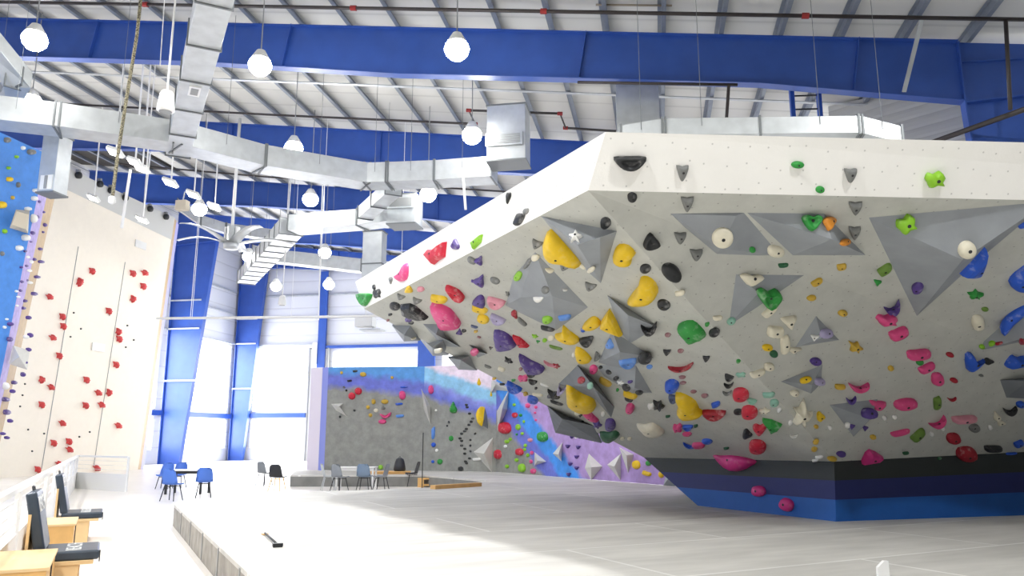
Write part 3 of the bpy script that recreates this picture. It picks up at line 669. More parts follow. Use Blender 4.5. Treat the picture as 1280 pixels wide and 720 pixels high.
# ------------------------------------------------------------------ tall walls at the left
SS = Surf('speed'); SS.far = 42; SL = Surf('bluewall'); SL.far = 26
M_speed = panel_mat('speed_cream', (244, 236, 222), dots=False, mott=0.02)
M_tan = mat('tan_edge', (196, 170, 134), 0.6, var=0.06)
M_lav = mat('lavender_edge', (176, 160, 214), 0.6, var=0.1)
dS = 40.2; dS0 = 31.6
tR = on_d(218, 272, dS); bR = on_d(171, 604, dS); tL = on_r(85, 205, bl(tR)[0]); dS0 = bl(tL)[1]
rT = bl(tR)[0]; rB = bl(bR)[0]; zT = tR.z; dS0 = dS0 - 2.0
def sp(d, z): f = (z - 0) / zT; return B2W(rB + (rT - rB) * f, d, z)
zTL = zT + 0.1
v = [sp(dS, 0), sp(dS0, 0), sp(dS0, zT + .05), sp(dS, zT)]
spd = empty('speed_climbing_wall', sp(dS, 0), 'tall cream speed climbing wall dotted with small red holds', 'climbing wall')
mb = MB(); mb.prism(v, -RH * 0.4); mb.build('climbing_panel', M_speed, spd)
SS.add(v, [(0, 1, 2, 3)])
for f in (0.33, 0.66):
    d = dS0 + (dS - dS0) * f; mb = MB(); mb.beam(sp(d, 0.3) + RH * 0.01, sp(d, 11.0) + RH * 0.01, 0.03, 0.02, RH); mb.build('panel_seam', M_grey, spd)
# the grey topping of the wall
v = [sp(dS, zT - 1.35) + RH * .02, sp(dS0, zT - 0.9) + RH * .02, sp(dS0, zT + .05) + RH * .02, sp(dS, zT) + RH * .02]
obj('top_panel', v, [(0, 1, 2, 3)], mat('speed_grey', (205, 205, 202), 0.6), spd)
for dr, dd, m_ in ((0.30, 0.9, M_tan), (0.30, 0.9, mat('pale_violet', (176, 176, 236), 0.6))):
    pass
e1b, e1t = sp(dS, 0), sp(dS, zT)
e2 = -RH * 0.35 + DH * 0.75; e3 = e2 - RH * 0.35 + DH * 0.75
obj('edge_panel', [e1b, e1t, e1t + e2, e1b + e2], [(0, 1, 2, 3)], M_tan, spd)
obj('edge_panel', [e1b + e2, e1t + e2, e1t + e3, e1b + e3], [(0, 1, 2, 3)], mat('pale_violet', (170, 172, 236), 0.6), spd)
# blue wall
def lpt(pa, pb, y, d):
    x = pa[0] + (pb[0] - pa[0]) * (y - pa[1]) / (pb[1] - pa[1]); return on_d(x, y, d)
M_bw = panel_mat('bluewall_paint', (72, 138, 220), dots=True, mott=0.12, dot_col=(90, 110, 150))
NB = -700
be = [lpt((55, 205), (12, 416), y, 21.5) for y in (192, 640)]
pe = [lpt((65, 215), (21, 416), y, 22.3) for y in (197, 640)]
te = [lpt((70, 240), (2, 544), y, 23.1) for y in (203, 640)]
blw = empty('blue_climbing_wall', be[1], 'tall bright blue climbing wall at the left edge with a lilac corner', 'climbing wall')
far_t = be[0] - DH * 9 + UP * 0.0; far_b = be[1] - DH * 9
top_t = Vector((far_t.x, far_t.y, be[0].z))
mb = MB(); mb.prism([be[1], be[0], top_t, far_b], -RH * 0.3)
me_v = [be[1], be[0], top_t, far_b]
obj('climbing_panel', me_v + [q - RH * 0.3 for q in me_v], [(3, 2, 1, 0), (4, 5, 6, 7), (0, 1, 5, 4), (1, 2, 6, 5), (2, 3, 7, 6)], M_bw, blw, uv=True)
obj('corner_panel', [be[1], be[0], pe[0], pe[1]], [(0, 1, 2, 3)], M_lav, blw)
obj('edge_panel', [pe[1], pe[0], te[0], te[1]], [(0, 1, 2, 3)], M_tan, blw)
SL.add(me_v, [(0, 1, 2, 3)]); SL.add([be[1], be[0], pe[0], pe[1]], [(0, 1, 2, 3)]); SL.add([pe[1], pe[0], te[0], te[1]], [(0, 1, 2, 3)])

# ------------------------------------------------------------------ volumes and holds
M_vol = mat('volume_grey', (150, 155, 160), 0.65, var=0.07, scale=2.5, bump=0.06, bscale=60)
M_volw = mat('volume_pale', (214, 213, 206), 0.65, var=0.04, scale=3)
M_vold = mat('volume_dark', (122, 127, 132), 0.65, var=0.08, scale=3, bump=0.06)
def volume(S, outline, apexes, label, m=None, group=None, sink=0.03):
    """faceted box: outline in picture points on the surface, apexes (px, py, height m)"""
    cx = sum(p[0] for p in outline) / len(outline); cy = sum(p[1] for p in outline) / len(outline)
    if S is SB: apexes = [(x, y, h * 1.35) for x, y, h in apexes]
    P, n = S.hit(cx, cy); c = n.dot(P)
    O = [on_plane(x, y, n, c) for x, y in outline]
    N = len(O); mv = m or M_vol
    if len(apexes) == 1:
        ax, ay, h = apexes[0]; A = on_plane(ax, ay, n, c + h); v = O + [A]; f = [(i, (i + 1) % N, N) for i in range(N)]
    else:                       # inner ring of apexes joined to the outline
        A = [on_plane(x, y, n, c + h) for x, y, h in apexes]; v = O + A; K = len(A); f = []
        own = [min(range(K), key=lambda k: (O[i] - A[k]).length) for i in range(N)]
        for i in range(N):
            j = (i + 1) % N
            f.append((i, j, N + own[i]))
            if own[i] != own[j]: f.append((j, N + own[j], N + own[i]))
        if K > 2: f.append(tuple(range(N, N + K)))
    S.add(v, f)
    base = [q - n * sink for q in O]; nv = len(v)
    v2 = v + base; f2 = list(f) + [(i, nv + i, nv + (i + 1) % N, (i + 1) % N) for i in range(N)] + [tuple(reversed(range(nv, nv + N)))]
    o = obj('climbing_volume', v2, f2, mv)
    LM.append(dict(S=S.name, x=cx, y=cy, name=label, r=max(max(p[0] for p in outline) - min(p[0] for p in outline), 10) / 2))
    return tag(o, label, 'climbing volume', group)
SHORT = {'flat grey four-sided volume with a round cream': 'volume with round cream hold', 'flat grey four-sided volume with a white-green': 'volume with green heart', 'largest grey pyramid': 'largest grey pyramid',
 'faint grey triangular': 'faint triangular volume', 'small upright grey': 'small upright triangular volume', 'small grey dart': 'small dart-shaped volume', 'grey kite': 'grey kite volume', 'grey volume running off': 'right-edge lime-dotted volume',
 'dark grey volume at the right': 'dark right-edge volume', 'grey pyramid volume touching': 'pyramid beside yellow fin', 'large square': 'large square volume', 'grey triangular volume beside': 'volume beside yellow arrow',
 'grey pointed': 'pointed blue-dotted volume', 'grey folded': 'folded grey volume', 'long dark': 'long dark ridge volume', 'dark grey volume at the lower': 'dark rim volume', 'leftmost grey': 'leftmost rim volume', 'grey arrowhead': 'grey arrowhead volume',
 'grey volume on the rim, second': 'second rim volume', 'grey volume on the rim, third': 'third rim volume', 'tiny grey': 'tiny grey volume', 'small pale star': 'pale star volume', 'tall pale blade volume on the far wall, left': 'left pale blade volume',
 'pale pyramid': 'pale far-wall pyramid', 'pale volume at the top': 'top pale far-wall volume', 'tall pale blade volume on the far wall beside': 'pale blade by the red lump', 'slim dark': 'slim dark volume', 'small white triangular': 'white triangular volume',
 'pale triangular volume at': 'lilac wall left volume', 'pale kite': 'pale kite volume', 'pale triangular volume right': 'volume right of the kite', 'pale volume on the lilac': 'pale volume under the rim', 'grey volume at the right end': 'grey lilac-wall end volume',
 'large black half': 'large black half-moon', 'lime green lumpy': 'lime lumpy hold', 'large yellow shoe': 'yellow shoe-shaped hold', 'white-topped': 'white-topped green heart', 'lime green cupped': 'lime cupped hold', 'round cream ball': 'round cream ball', 'round cream flower': 'round cream flower',
 'blue fin': 'blue fin', 'cream heart': 'cream heart-shaped hold', 'pink hold with': 'white-topped pink hold', 'magenta triangular': 'magenta triangle', 'crimson shell': 'crimson shell', 'blue long': 'blue long-tailed hold', 'largest blue': 'largest blue leaf',
 'blue rounded': 'blue rounded edge hold', 'large green': 'large green diamond', 'large yellow bulb': 'large yellow bulb', 'uppermost red': 'uppermost red shell', 'second red': 'second red shell', 'third red': 'third red shell', 'lowest red': 'lowest red shell',
 'green arrowhead': 'green arrowhead hold', 'dark red smile': 'dark red smile', 'big magenta': 'big magenta clam', 'large yellow fin': 'large yellow fin', 'yellow egg': 'yellow egg-like hold', 'yellow tongue': 'yellow tongue', 'black crescent hold on': 'black volume-mounted crescent',
 'big purple': 'big purple shark-fin', 'red fin': 'red fin', 'blue boat': 'blue boat hold', 'biggest yellow': 'biggest yellow lump', 'pink club': 'pink club', 'dark purple': 'dark purple block', 'dark green wedge': 'dark green wedge', 'big pink': 'big pink quarter-disc',
 'black angular': 'black angular block', 'pink hold on the tiny': 'tiny volume pink hold', 'big red': 'big red faceted hold', 'lime green fin': 'lime green fin', 'pink pointed': 'pink pointed hold', 'green bowl': 'green bowl hold', 'yellow horn': 'yellow horn hold',
 'tall cream': 'cream branching hold', 'long pale': 'long pale pink hold'}
LM = []
HOLDS = []
RGB = dict(black=(36, 38, 40), grey=(120, 122, 120), yellow=(236, 196, 18), pink=(226, 74, 136), magenta=(214, 52, 134), red=(206, 32, 58), crimson=(170, 30, 48),
           purple=(84, 62, 138), lilac=(176, 168, 204), blue=(38, 92, 208), lightblue=(96, 148, 226), green=(40, 148, 58), lime=(140, 200, 40), darkgreen=(30, 92, 56), cream=(232, 226, 204),
           white=(240, 240, 236), mint=(140, 188, 168), mauve=(150, 106, 112), ochre=(206, 170, 60), slate=(78, 92, 128), palepink=(226, 150, 166), olive=(104, 140, 52), orange=(232, 150, 50), coral=(214, 70, 72))
def hmat(col):
    chalk = 0.45 if col in ('black', 'purple', 'green', 'blue', 'red', 'pink', 'mauve', 'grey', 'crimson') else 0.2
    return mat('hold_' + col, RGB[col], 0.5, var=0.06, scale=8, bump=0.06, bscale=50, chalk=chalk)
SHAPES = dict(
    oval=[(math.cos(2 * PI * k / 10), math.sin(2 * PI * k / 10)) for k in range(10)],
    round=[(math.cos(2 * PI * k / 10) * (1 - .06 * (k % 3)), math.sin(2 * PI * k / 10)) for k in range(10)],
    wedge=[(-1, -1), (0, -.85), (1, -1), (.75, 0), (.1, 1), (-.3, 1), (-.75, 0)],
    half=[(-1, -.9), (0, -1), (1, -.9), (.8, .1), (.4, .8), (0, 1), (-.4, .8), (-.8, .1)],
    drop=[(0, -1), (.45, -.3), (.9, .4), (.55, 1), (-.55, 1), (-.9, .4), (-.45, -.3)],
    crescent=[(-1, -.5), (-.4, .0), (.3, .05), (1, -.9), (.85, .2), (.2, .95), (-.5, .8)],
    blob=[(-1, -.1), (-.7, -.8), (-.1, -.6), (.5, -1), (1, -.3), (.7, .3), (.9, .8), (.1, .7), (-.5, 1), (-.75, .4)],
    bar=[(-1, -.6), (-.3, -.8), (.6, -1), (1, -.5), (.9, .4), (.2, .9), (-.8, 1), (-1, .3)],
    slab=[(-1, .1), (-.8, -.8), (.2, -1), (.9, -.5), (1, .5), (.2, 1), (-.7, .8)],
    star=[(-1, -.2), (-.3, -.3), (0, -1), (.35, -.3), (1, 0), (.4, .4), (.5, 1), (-.1, .5), (-.7, .9), (-.45, .2)],
    spiky=[(-1, -1), (-.2, -.6), (.3, -.9), (.5, -.2), (1, .2), (.4, .4), (.3, 1), (-.2, .4), (-.8, .6), (-.6, -.2)],
    tri=[(-1, -.9), (0, -.8), (1, -.5), (.3, .2), (-.2, 1), (-.6, .1)],
    heart=[(-1, -.6), (-.55, -1), (0, -.7), (.55, -1), (1, -.5), (.6, .3), (0, 1), (-.6, .3)],
    disc=[(math.cos(2 * PI * k / 14), math.sin(2 * PI * k / 14)) for k in range(14)])
WORD = dict(oval='oval', round='rounded', wedge='wedge', half='half-moon', drop='teardrop', crescent='crescent', blob='lumpy', bar='bar', slab='slab', star='star-shaped', spiky='jagged', tri='triangular', heart='heart-shaped', disc='disc')
def smooth_loop(P, sub=3):
    out = []; n = len(P)
    for i in range(n):
        p0, p1, p2, p3 = P[i - 1], P[i], P[(i + 1) % n], P[(i + 2) % n]
        for k in range(sub):
            t = k / sub
            out.append(0.5 * ((2 * p1) + (p2 - p0) * t + (2 * p0 - 5 * p1 + 4 * p2 - p3) * t * t + (3 * p1 - p0 - 3 * p2 + p3) * t * t * t))
    return out
def hold(S, col, shape, cx, cy, w=0, h=0, rot=0, k=0.30, desc=None, pts=None, prof=None, apex=None, where=None, sharp=False, bolt=True, lift=0.0):
    small = False
    if pts:
        out = [Vector(p) for p in pts]; xs = [p[0] for p in pts]; ys = [p[1] for p in pts]; w = max(xs) - min(xs); h = max(ys) - min(ys)
        cx = sum(xs) / len(xs); cy = sum(ys) / len(ys)
    else:
        ca, sa = math.cos(math.radians(rot)), math.sin(math.radians(rot))
        out = [Vector((cx + ca * x * w / 2 - sa * y * h / 2, cy + sa * x * w / 2 + ca * y * h / 2)) for x, y in SHAPES[shape]]
    P, n = S.hit(cx, cy); c = n.dot(P)
    small = max(w, h) < 9
    loop = [Vector((p.x, p.y, 0)) for p in [Vector((q[0], q[1], 0)) for q in out]]
    loop = loop if (small or sharp) else smooth_loop(loop, 2)
    O3 = [on_plane(p.x, p.y, n, c) for p in loop]
    dist = (P - CAM).length; size = math.sqrt(w * h) * dist / F_PX
    hgt = max(0.03, min(0.34, size * k * 1.25)); N = len(O3)
    cen = sum(O3, Vector()) / N
    if apex: ac = on_plane(apex[0], apex[1], n, c)
    else: ac = cen
    if prof is None: prof = 'jug' if shape in ('half', 'crescent') and not small else 'dome'
    PR = dict(dome=[(1, 0), (.97, .35), (.84, .72), (.55, .95), (.25, 1.0)], jug=[(1, 0), (1.0, .5), (.88, .95), (.68, 1.0), (.5, .72), (.25, .6)],
              gem=[(1, 0), (.92, .45), (.5, 1.0)], fin=[(1, 0), (.9, .5), (.6, .85), (.2, 1.0)], flat=[(1, 0), (1, .7), (.9, 1.0)])[prof]
    v = [q - n * 0.01 for q in O3]; f = []
    for j, (s_, hh) in enumerate(PR):
        cc = cen.lerp(ac, 1 - s_) if apex else cen
        cc = cc if not apex else ac.lerp(cen, s_)
        v += [cc + (q - cen) * s_ + n * (hgt * hh) for q in O3]
    R = len(PR) + 1
    for j in range(R - 1):
        for i in range(N): f.append((j * N + i, j * N + (i + 1) % N, (j + 1) * N + (i + 1) % N, (j + 1) * N + i))
    f.append(tuple(range((R - 1) * N, R * N))); f.append(tuple(reversed(range(N))))
    o = obj('climbing_hold', v, f, hmat(col), smooth=not (sharp or prof == 'gem'))
    if bolt and max(w, h) >= 11 and min(w, h) >= 8:
        top = (ac if apex else cen) + n * (hgt * PR[-1][1])
        mb = MB(); br = min(0.022, size * .09); mb.lathe(top - n * 0.004, [(br, 0), (br, 0.008), (br * .5, 0.009)], 8, axis=n); mb.build('bolt_head', M_bolt, o)
    o['category'] = 'climbing hold'
    HOLDS.append(dict(o=o, S=S.name, x=cx, y=cy, w=w, h=h, col=col, shape=shape, desc=desc, where=where))
    if desc: LM.append(dict(S=S.name, x=cx, y=cy, name=desc, r=max(w, h) / 2, self=o))
    return o
V = volume
V(SB, [(838, 267), (930, 266), (975, 319), (894, 320)], [(901, 311, .16), (920, 270, .03)], 'flat grey four-sided volume with a round cream hold')
V(SB, [(934, 266), (1030, 267), (1082, 319), (991, 319)], [(1040, 299, .18), (945, 270, .02)], 'flat grey four-sided volume with a white-green heart hold')
V(SB, [(1086, 272), (1310, 252), (1222, 326), (1146, 395)], [(1203, 325, .28)], 'largest grey pyramid volume, under the white band at right')
V(SB, [(920, 343), (1005, 344), (945, 385), (911, 407)], [(948, 366, .08)], 'faint grey triangular volume behind the green heart hold')
V(SB, [(1020, 395), (1049, 425), (994, 434)], [(1027, 423, .10)], 'small upright grey triangular volume with two pale holds')
V(SB, [(976, 477), (1028, 456), (1026, 480), (1014, 492)], [(1015, 481, .12)], 'small grey dart-shaped volume with a yellow hold')
V(SB, [(1037, 506), (1097, 499), (1090, 522), (1067, 546)], [(1088, 523, .14)], 'grey kite volume with purple holds, low on the front')
V(SB, [(1214, 441), (1262, 398), (1310, 372), (1310, 420)], [(1290, 420, .2)], 'grey volume running off the right edge with lime holds')
V(SB, [(1250, 475), (1310, 471), (1310, 500), (1258, 497)], [(1285, 476, .16)], 'dark grey volume at the right edge, low down', M_vold)
V(SB, [(676, 270), (771, 289), (751, 354), (735, 340)], [(722, 306, .22), (750, 297, .16)], 'grey pyramid volume touching the big yellow fin')
V(SB, [(669, 315), (735, 384), (695, 413), (632, 382), (642, 345)], [(650, 372, .10), (690, 370, .14)], 'large square grey volume in the middle of the left overhang')
V(SB, [(759, 369), (822, 409), (788, 429), (777, 417)], [(785, 394, .12)], 'grey triangular volume beside the yellow arrow hold')
V(SB, [(765, 413), (817, 447), (775, 462), (748, 453)], [(775, 440, .16)], 'grey pointed volume with the blue drop and blue bar')
V(SB, [(744, 456), (795, 457), (815, 491), (790, 492), (755, 470)], [(793, 485, .14)], 'grey folded volume crowded with small dark holds')
V(SB, [(722, 457), (745, 478), (768, 509), (764, 522), (745, 500), (698, 480)], [(742, 484, .22)], 'long dark grey ridge volume right of the big yellow lump', M_vold)
V(SB, [(684, 507), (708, 520), (742, 532), (752, 554), (694, 541)], [(703, 524, .14)], 'dark grey volume at the lower rim of the left overhang', M_vold)
V(SB, [(490, 407), (513, 407), (525, 426), (505, 427)], [(505, 419, .18)], 'leftmost grey volume on the lower rim of the overhang')
V(SB, [(529, 405), (549, 406), (560, 424), (576, 434), (553, 433)], [(545, 418, .14)], 'grey arrowhead volume just below the big pink hold')
V(SB, [(521, 419), (552, 427), (560, 444), (541, 445)], [(540, 434, .14)], 'grey volume on the rim, second from the left')
V(SB, [(560, 447), (587, 445), (596, 463), (573, 462)], [(576, 450, .2)], 'grey volume on the rim, third from the left')
V(SB, [(586, 431), (610, 442), (597, 447)], [(597, 440, .1)], 'tiny grey volume holding a pink hold')

H = hold
# --- white band, front
H(SB, 'black', 'half', 787, 204, 40, 18, desc='large black half-moon hold')
H(SB, 'grey', 'wedge', 853, 216, 15, 19); H(SB, 'grey', 'wedge', 1063, 219, 15, 17); H(SB, 'green', 'oval', 997, 206, 16, 9); H(SB, 'green', 'oval', 1025, 237, 11, 9)
H(SB, 'lime', 'blob', 1168, 224, 24, 21, desc='lime green lumpy hold on the white band')
# --- grey front, upper
H(SB, 'black', 'round', 790, 246, 13, 12); H(SB, 'grey', 'wedge', 859, 254, 16, 17); H(SB, 'grey', 'wedge', 1069, 259, 17, 15); H(SB, 'grey', 'wedge', 850, 297, 15, 14)
H(SB, 'grey', 'wedge', 870, 318, 16, 14); H(SB, 'grey', 'wedge', 1068, 290, 15, 15); H(SB, 'black', 'round', 757, 278, 14, 14)
H(SB, 'black', 'half', 812, 303, 19, 19, 50); H(SB, 'black', 'oval', 807, 335, 14, 11); H(SB, 'black', 'oval', 839, 340, 28, 20, 42, desc='big black oval hold'); H(SB, 'black', 'oval', 830, 380, 17, 12, 20)
H(SB, 'yellow', 'blob', 780, 317, pts=[(768, 313), (774, 305), (786, 306), (795, 316), (790, 320), (789, 329), (776, 330), (767, 324)], desc='yellow shield-like hold')
H(SB, 'yellow', 'drop', 804, 361, pts=[(785, 374), (799, 356), (801, 346), (810, 345), (820, 353), (823, 365), (815, 374), (800, 377)], desc='large yellow shoe-shaped hold', k=.35)
H(SB, 'cream', 'bar', 850, 366, 12, 6); H(SB, 'cream', 'disc', 903, 297, 27, 26, desc='round cream flower hold', k=.2); H(SB, 'green', 'round', 940, 312, 8, 8)
H(SB, 'green', 'heart', 1014, 279, 25, 21, desc='white-topped green heart hold', prof='jug'); H(SB, 'orange', 'drop', 1036, 280, 15, 17, 180); H(SB, 'orange', 'oval', 1056, 303, 12, 9); H(SB, 'cream', 'slab', 969, 313, 20, 15)
H(SB, 'lime', 'blob', 1132, 280, 25, 24, -20, desc='lime green cupped hold on the largest pyramid'); H(SB, 'cream', 'disc', 1208, 312, 22, 23, desc='round cream ball hold', k=.3)
H(SB, 'blue', 'tri', 0, 0, pts=[(1230, 308), (1226, 322), (1218, 341), (1210, 343), (1199, 342), (1214, 327)], sharp=True, desc='blue fin hold beside the round cream ball')
H(SB, 'darkgreen', 'bar', 979, 331, 13, 5); H(SB, 'ochre', 'bar', 1052, 333, 12, 8); H(SB, 'ochre', 'bar', 1021, 352, 15, 8, -25); H(SB, 'ochre', 'oval', 1014, 372, 12, 7, -10); H(SB, 'ochre', 'oval', 1053, 391, 12, 8)
H(SB, 'olive', 'bar', 1106, 336, 19, 11, -25); H(SB, 'green', 'tri', 1097, 353, 10, 8); H(SB, 'purple', 'round', 1147, 359, 16, 13, -15); H(SB, 'green', 'star', 1219, 366, 21, 11); H(SB, 'olive', 'oval', 1231, 386, 9, 5)
H(SB, 'cream', 'slab', 1222, 402, 16, 18, desc='cream cube-like hold')
H(SB, 'purple', 'crescent', 1115, 383, 21, 16, -15); H(SB, 'pink', 'blob', 1107, 398, 26, 14, k=.4); H(SB, 'pink', 'bar', 1123, 416, 24, 14, -15)
H(SB, 'pink', 'bar', 1148, 442, 29, 13, desc='pink flat bar hold'); H(SB, 'green', 'round', 1149, 452, 10, 8); H(SB, 'pink', 'bar', 1158, 459, 21, 10, -20); H(SB, 'pink', 'slab', 1171, 473, 15, 16)
H(SB, 'crimson', 'oval', 1187, 443, 10, 6, 15); H(SB, 'crimson', 'oval', 1192, 475, 10, 6, 15)
H(SB, 'cream', 'heart', 939, 350, 30, 16, 5, desc='cream heart-shaped hold on the faint volume'); H(SB, 'green', 'heart', 960, 372, 29, 24, prof='jug', desc='green heart-shaped hold')
H(SB, 'cream', 'bar', 962, 388, 22, 9, -35); H(SB, 'mint', 'oval', 914, 401, 12, 9, -15); H(SB, 'cream', 'tri', 987, 402, 20, 18, -20); H(SB, 'cream', 'bar', 969, 414, 20, 15, 15); H(SB, 'cream', 'bar', 981, 430, 11, 24); H(SB, 'cream', 'tri', 992, 437, 20, 8)
H(SB, 'yellow', 'slab', 959, 434, 13, 8); H(SB, 'darkgreen', 'oval', 967, 442, 10, 9); H(SB, 'ochre', 'spiky', 1069, 433, 18, 15); H(SB, 'purple', 'oval', 1019, 451, 14, 9, prof='jug')
H(SB, 'cream', 'slab', 961, 458, 13, 10); H(SB, 'cream', 'bar', 947, 466, 19, 8, -15); H(SB, 'yellow', 'slab', 1007, 475, 15, 9, -15); H(SB, 'ochre', 'bar', 1050, 483, 13, 7, 10)
H(SB, 'pink', 'crescent', 1072, 482, 25, 12, 5); H(SB, 'ochre', 'round', 1113, 460, 8, 7); H(SB, 'white', 'tri', 1019, 422, 12, 9); H(SB, 'lilac', 'slab', 1032, 417, 14, 13)
H(SB, 'lilac', 'slab', 1024, 477, 12, 10); H(SB, 'cream', 'oval', 993, 491, 12, 8); H(SB, 'purple', 'crescent', 1063, 499, 12, 10, prof='jug'); H(SB, 'pink', 'half', 1096, 506, 21, 11, 5, prof='dome')
H(SB, 'pink', 'slab', 1131, 504, 29, 13, -8, desc='pink hold with a white top, low on the right'); H(SB, 'olive', 'bar', 1171, 503, 9, 17); H(SB, 'crimson', 'crescent', 1189, 498, 11, 5)
for x, y in ((974, 512), (988, 528), (1037, 534), (1164, 542), (1178, 535), (1237, 534), (1118, 521), (1105, 522)): H(SB, 'white', 'round', x, y, 6, 6, where='small_dot')
H(SB, 'cream', 'star', 1001, 514, 22, 34, 10, desc='tall cream branching hold'); H(SB, 'cream', 'bar', 1010, 520, 6, 16, 30)
H(SB, 'yellow', 'drop', 1026, 520, 14, 10, 90); H(SB, 'ochre', 'oval', 1020, 533, 6, 5); H(SB, 'ochre', 'oval', 1020, 552, 8, 6); H(SB, 'ochre', 'oval', 1018, 561, 8, 6); H(SB, 'ochre', 'oval', 1040, 573, 12, 6); H(SB, 'purple', 'oval', 1051, 567, 12, 7)
H(SB, 'magenta', 'tri', 0, 0, pts=[(1075, 578), (1081, 565), (1086, 561), (1094, 564), (1103, 570), (1098, 574), (1086, 576)], sharp=True, desc='magenta triangular hold just above the black stripe')
H(SB, 'pink', 'crescent', 1171, 527, 22, 11, -22); H(SB, 'pink', 'bar', 1125, 540, 24, 6, -10); H(SB, 'olive', 'bar', 1147, 543, 20, 10, -35); H(SB, 'darkgreen', 'bar', 1132, 566, 8, 4); H(SB, 'ochre', 'slab', 1091, 546, 8, 6)
H(SB, 'crimson', 'slab', 1191, 547, 17, 13); H(SB, 'crimson', 'slab', 1207, 566, 25, 17, desc='crimson shell hold straddling the black stripe'); H(SB, 'palepink', 'bar', 1205, 523, 31, 9, desc='long pale pink slim hold'); H(SB, 'grey', 'oval', 1217, 534, 13, 9, -10, prof='jug')
H(SB, 'cream', 'drop', 1245, 519, 9, 12, -20); H(SB, 'cream', 'tri', 1250, 528, 12, 8, 20); H(SB, 'black', 'crescent', 1261, 512, 16, 11); H(SB, 'blue', 'round', 1275, 505, 12, 8)
H(SB, 'black', 'bar', 1241, 560, 22, 8, 5); H(SB, 'blue', 'bar', 1273, 554, 12, 8, -15); H(SB, 'blue', 'bar', 1264, 567, 13, 4); H(SB, 'darkgreen', 'round', 1174, 573, 5, 4)
H(SB, 'purple', 'slab', 1086, 517, 20, 14, 10); H(SB, 'white', 'round', 1059, 531, 8, 7); H(SB, 'purple', 'tri', 1065, 533, 8, 7); H(SB, 'purple', 'tri', 1081, 535, 8, 7)
H(SB, 'blue', 'drop', 0, 0, pts=[(1206, 442), (1213, 440), (1216, 448), (1222, 452), (1229, 448), (1222, 455), (1213, 462), (1207, 460)], desc='blue hook-shaped hold')
H(SB, 'black', 'drop', 1236, 451, 9, 12, 90); H(SB, 'grey', 'oval', 1226, 469, 6, 3)
H(SB, 'blue', 'bar', 0, 0, pts=[(1255, 455), (1260, 447), (1265, 443), (1272, 446), (1290, 440), (1290, 450), (1268, 456), (1258, 458)], desc='blue long-tailed hold at the right edge')
H(SB, 'blue', 'oval', 0, 0, pts=[(1250, 407), (1258, 392), (1272, 380), (1290, 374), (1290, 386), (1268, 406), (1257, 419)], desc='largest blue leaf-shaped hold at the right edge', k=.22)
H(SB, 'blue', 'drop', 0, 0, pts=[(1260, 351), (1268, 340), (1290, 328), (1290, 356), (1276, 361), (1266, 358)], desc='blue rounded hold at the right edge', k=.25)
H(SB, 'blue', 'bar', 1278, 281, 12, 6, -10)
H(SB, 'lime', 'round', 1240, 429, 9, 7); H(SB, 'lime', 'round', 1227, 433, 8, 6); H(SB, 'crimson', 'bar', 1249, 429, 9, 4, -5); H(SB, 'crimson', 'slab', 1278, 427, 9, 7)
H(SB, 'green', 'slab', 0, 0, pts=[(847, 408), (853, 402), (866, 400), (876, 408), (883, 418), (874, 422), (863, 426), (855, 418)], desc='large green diamond hold', k=.3)
H(SB, 'black', 'oval', 893, 415, 14, 10, -5); H(SB, 'green', 'round', 884, 405, 6, 5); H(SB, 'cream', 'bar', 897, 397, 12, 6); H(SB, 'mauve', 'oval', 835, 418, 8, 5); H(SB, 'mauve', 'oval', 851, 438, 8, 5)
H(SB, 'black', 'wedge', 834, 440, 10, 7); H(SB, 'black', 'wedge', 883, 448, 9, 7); H(SB, 'green', 'round', 923, 451, 6, 5)
H(SB, 'crimson', 'crescent', 851, 458, 32, 9, -6, desc='thin red crescent hold', prof='dome'); H(SB, 'mauve', 'oval', 853, 471, 9, 4); H(SB, 'mauve', 'oval', 854, 478, 8, 4); H(SB, 'mauve', 'oval', 867, 489, 8, 4); H(SB, 'mauve', 'oval', 881, 494, 9, 5)
H(SB, 'blue', 'round', 840, 481, 19, 15, desc='blue dome hold', k=.4)
H(SB, 'yellow', 'drop', 0, 0, pts=[(845, 490), (858, 493), (870, 501), (874, 510), (880, 514), (870, 518), (855, 519), (847, 510), (851, 502)], desc='large yellow bulb hold with a pointed tip', k=.35)
H(SB, 'slate', 'half', 842, 498, 13, 9, 10); H(SB, 'black', 'half', 911, 472, 12, 8, 20, prof='dome'); H(SB, 'black', 'crescent', 911, 480, 12, 7); H(SB, 'mint', 'blob', 926, 468, 13, 6, k=.1); H(SB, 'grey', 'crescent', 909, 490, 11, 6)
H(SB, 'red', 'slab', 926, 492, 20, 16, desc='uppermost red shell hold of the column'); H(SB, 'mint', 'half', 940, 501, 12, 6, 15); H(SB, 'red', 'slab', 937, 514, 20, 16, desc='second red shell hold from the top'); H(SB, 'black', 'oval', 923, 514, 12, 7)
H(SB, 'red', 'heart', 950, 536, 18, 14, desc='third red shell hold, touching the green one'); H(SB, 'black', 'drop', 935, 542, 13, 12, 100); H(SB, 'red', 'slab', 947, 557, 21, 16, 5, desc='lowest red shell hold above the black stripe')
H(SB, 'green', 'tri', 0, 0, pts=[(953, 522), (965, 524), (978, 530), (974, 535), (965, 539), (960, 530)], sharp=True, desc='green arrowhead hold by the red shells'); H(SB, 'cream', 'star', 956, 512, 15, 8)
H(SB, 'mint', 'bar', 961, 493, 15, 6, 5); H(SB, 'mint', 'slab', 968, 503, 11, 9); H(SB, 'white', 'crescent', 992, 544, 10, 4, 10); H(SB, 'white', 'bar', 1024, 571, 10, 3); H(SB, 'white', 'bar', 1019, 575, 8, 3)
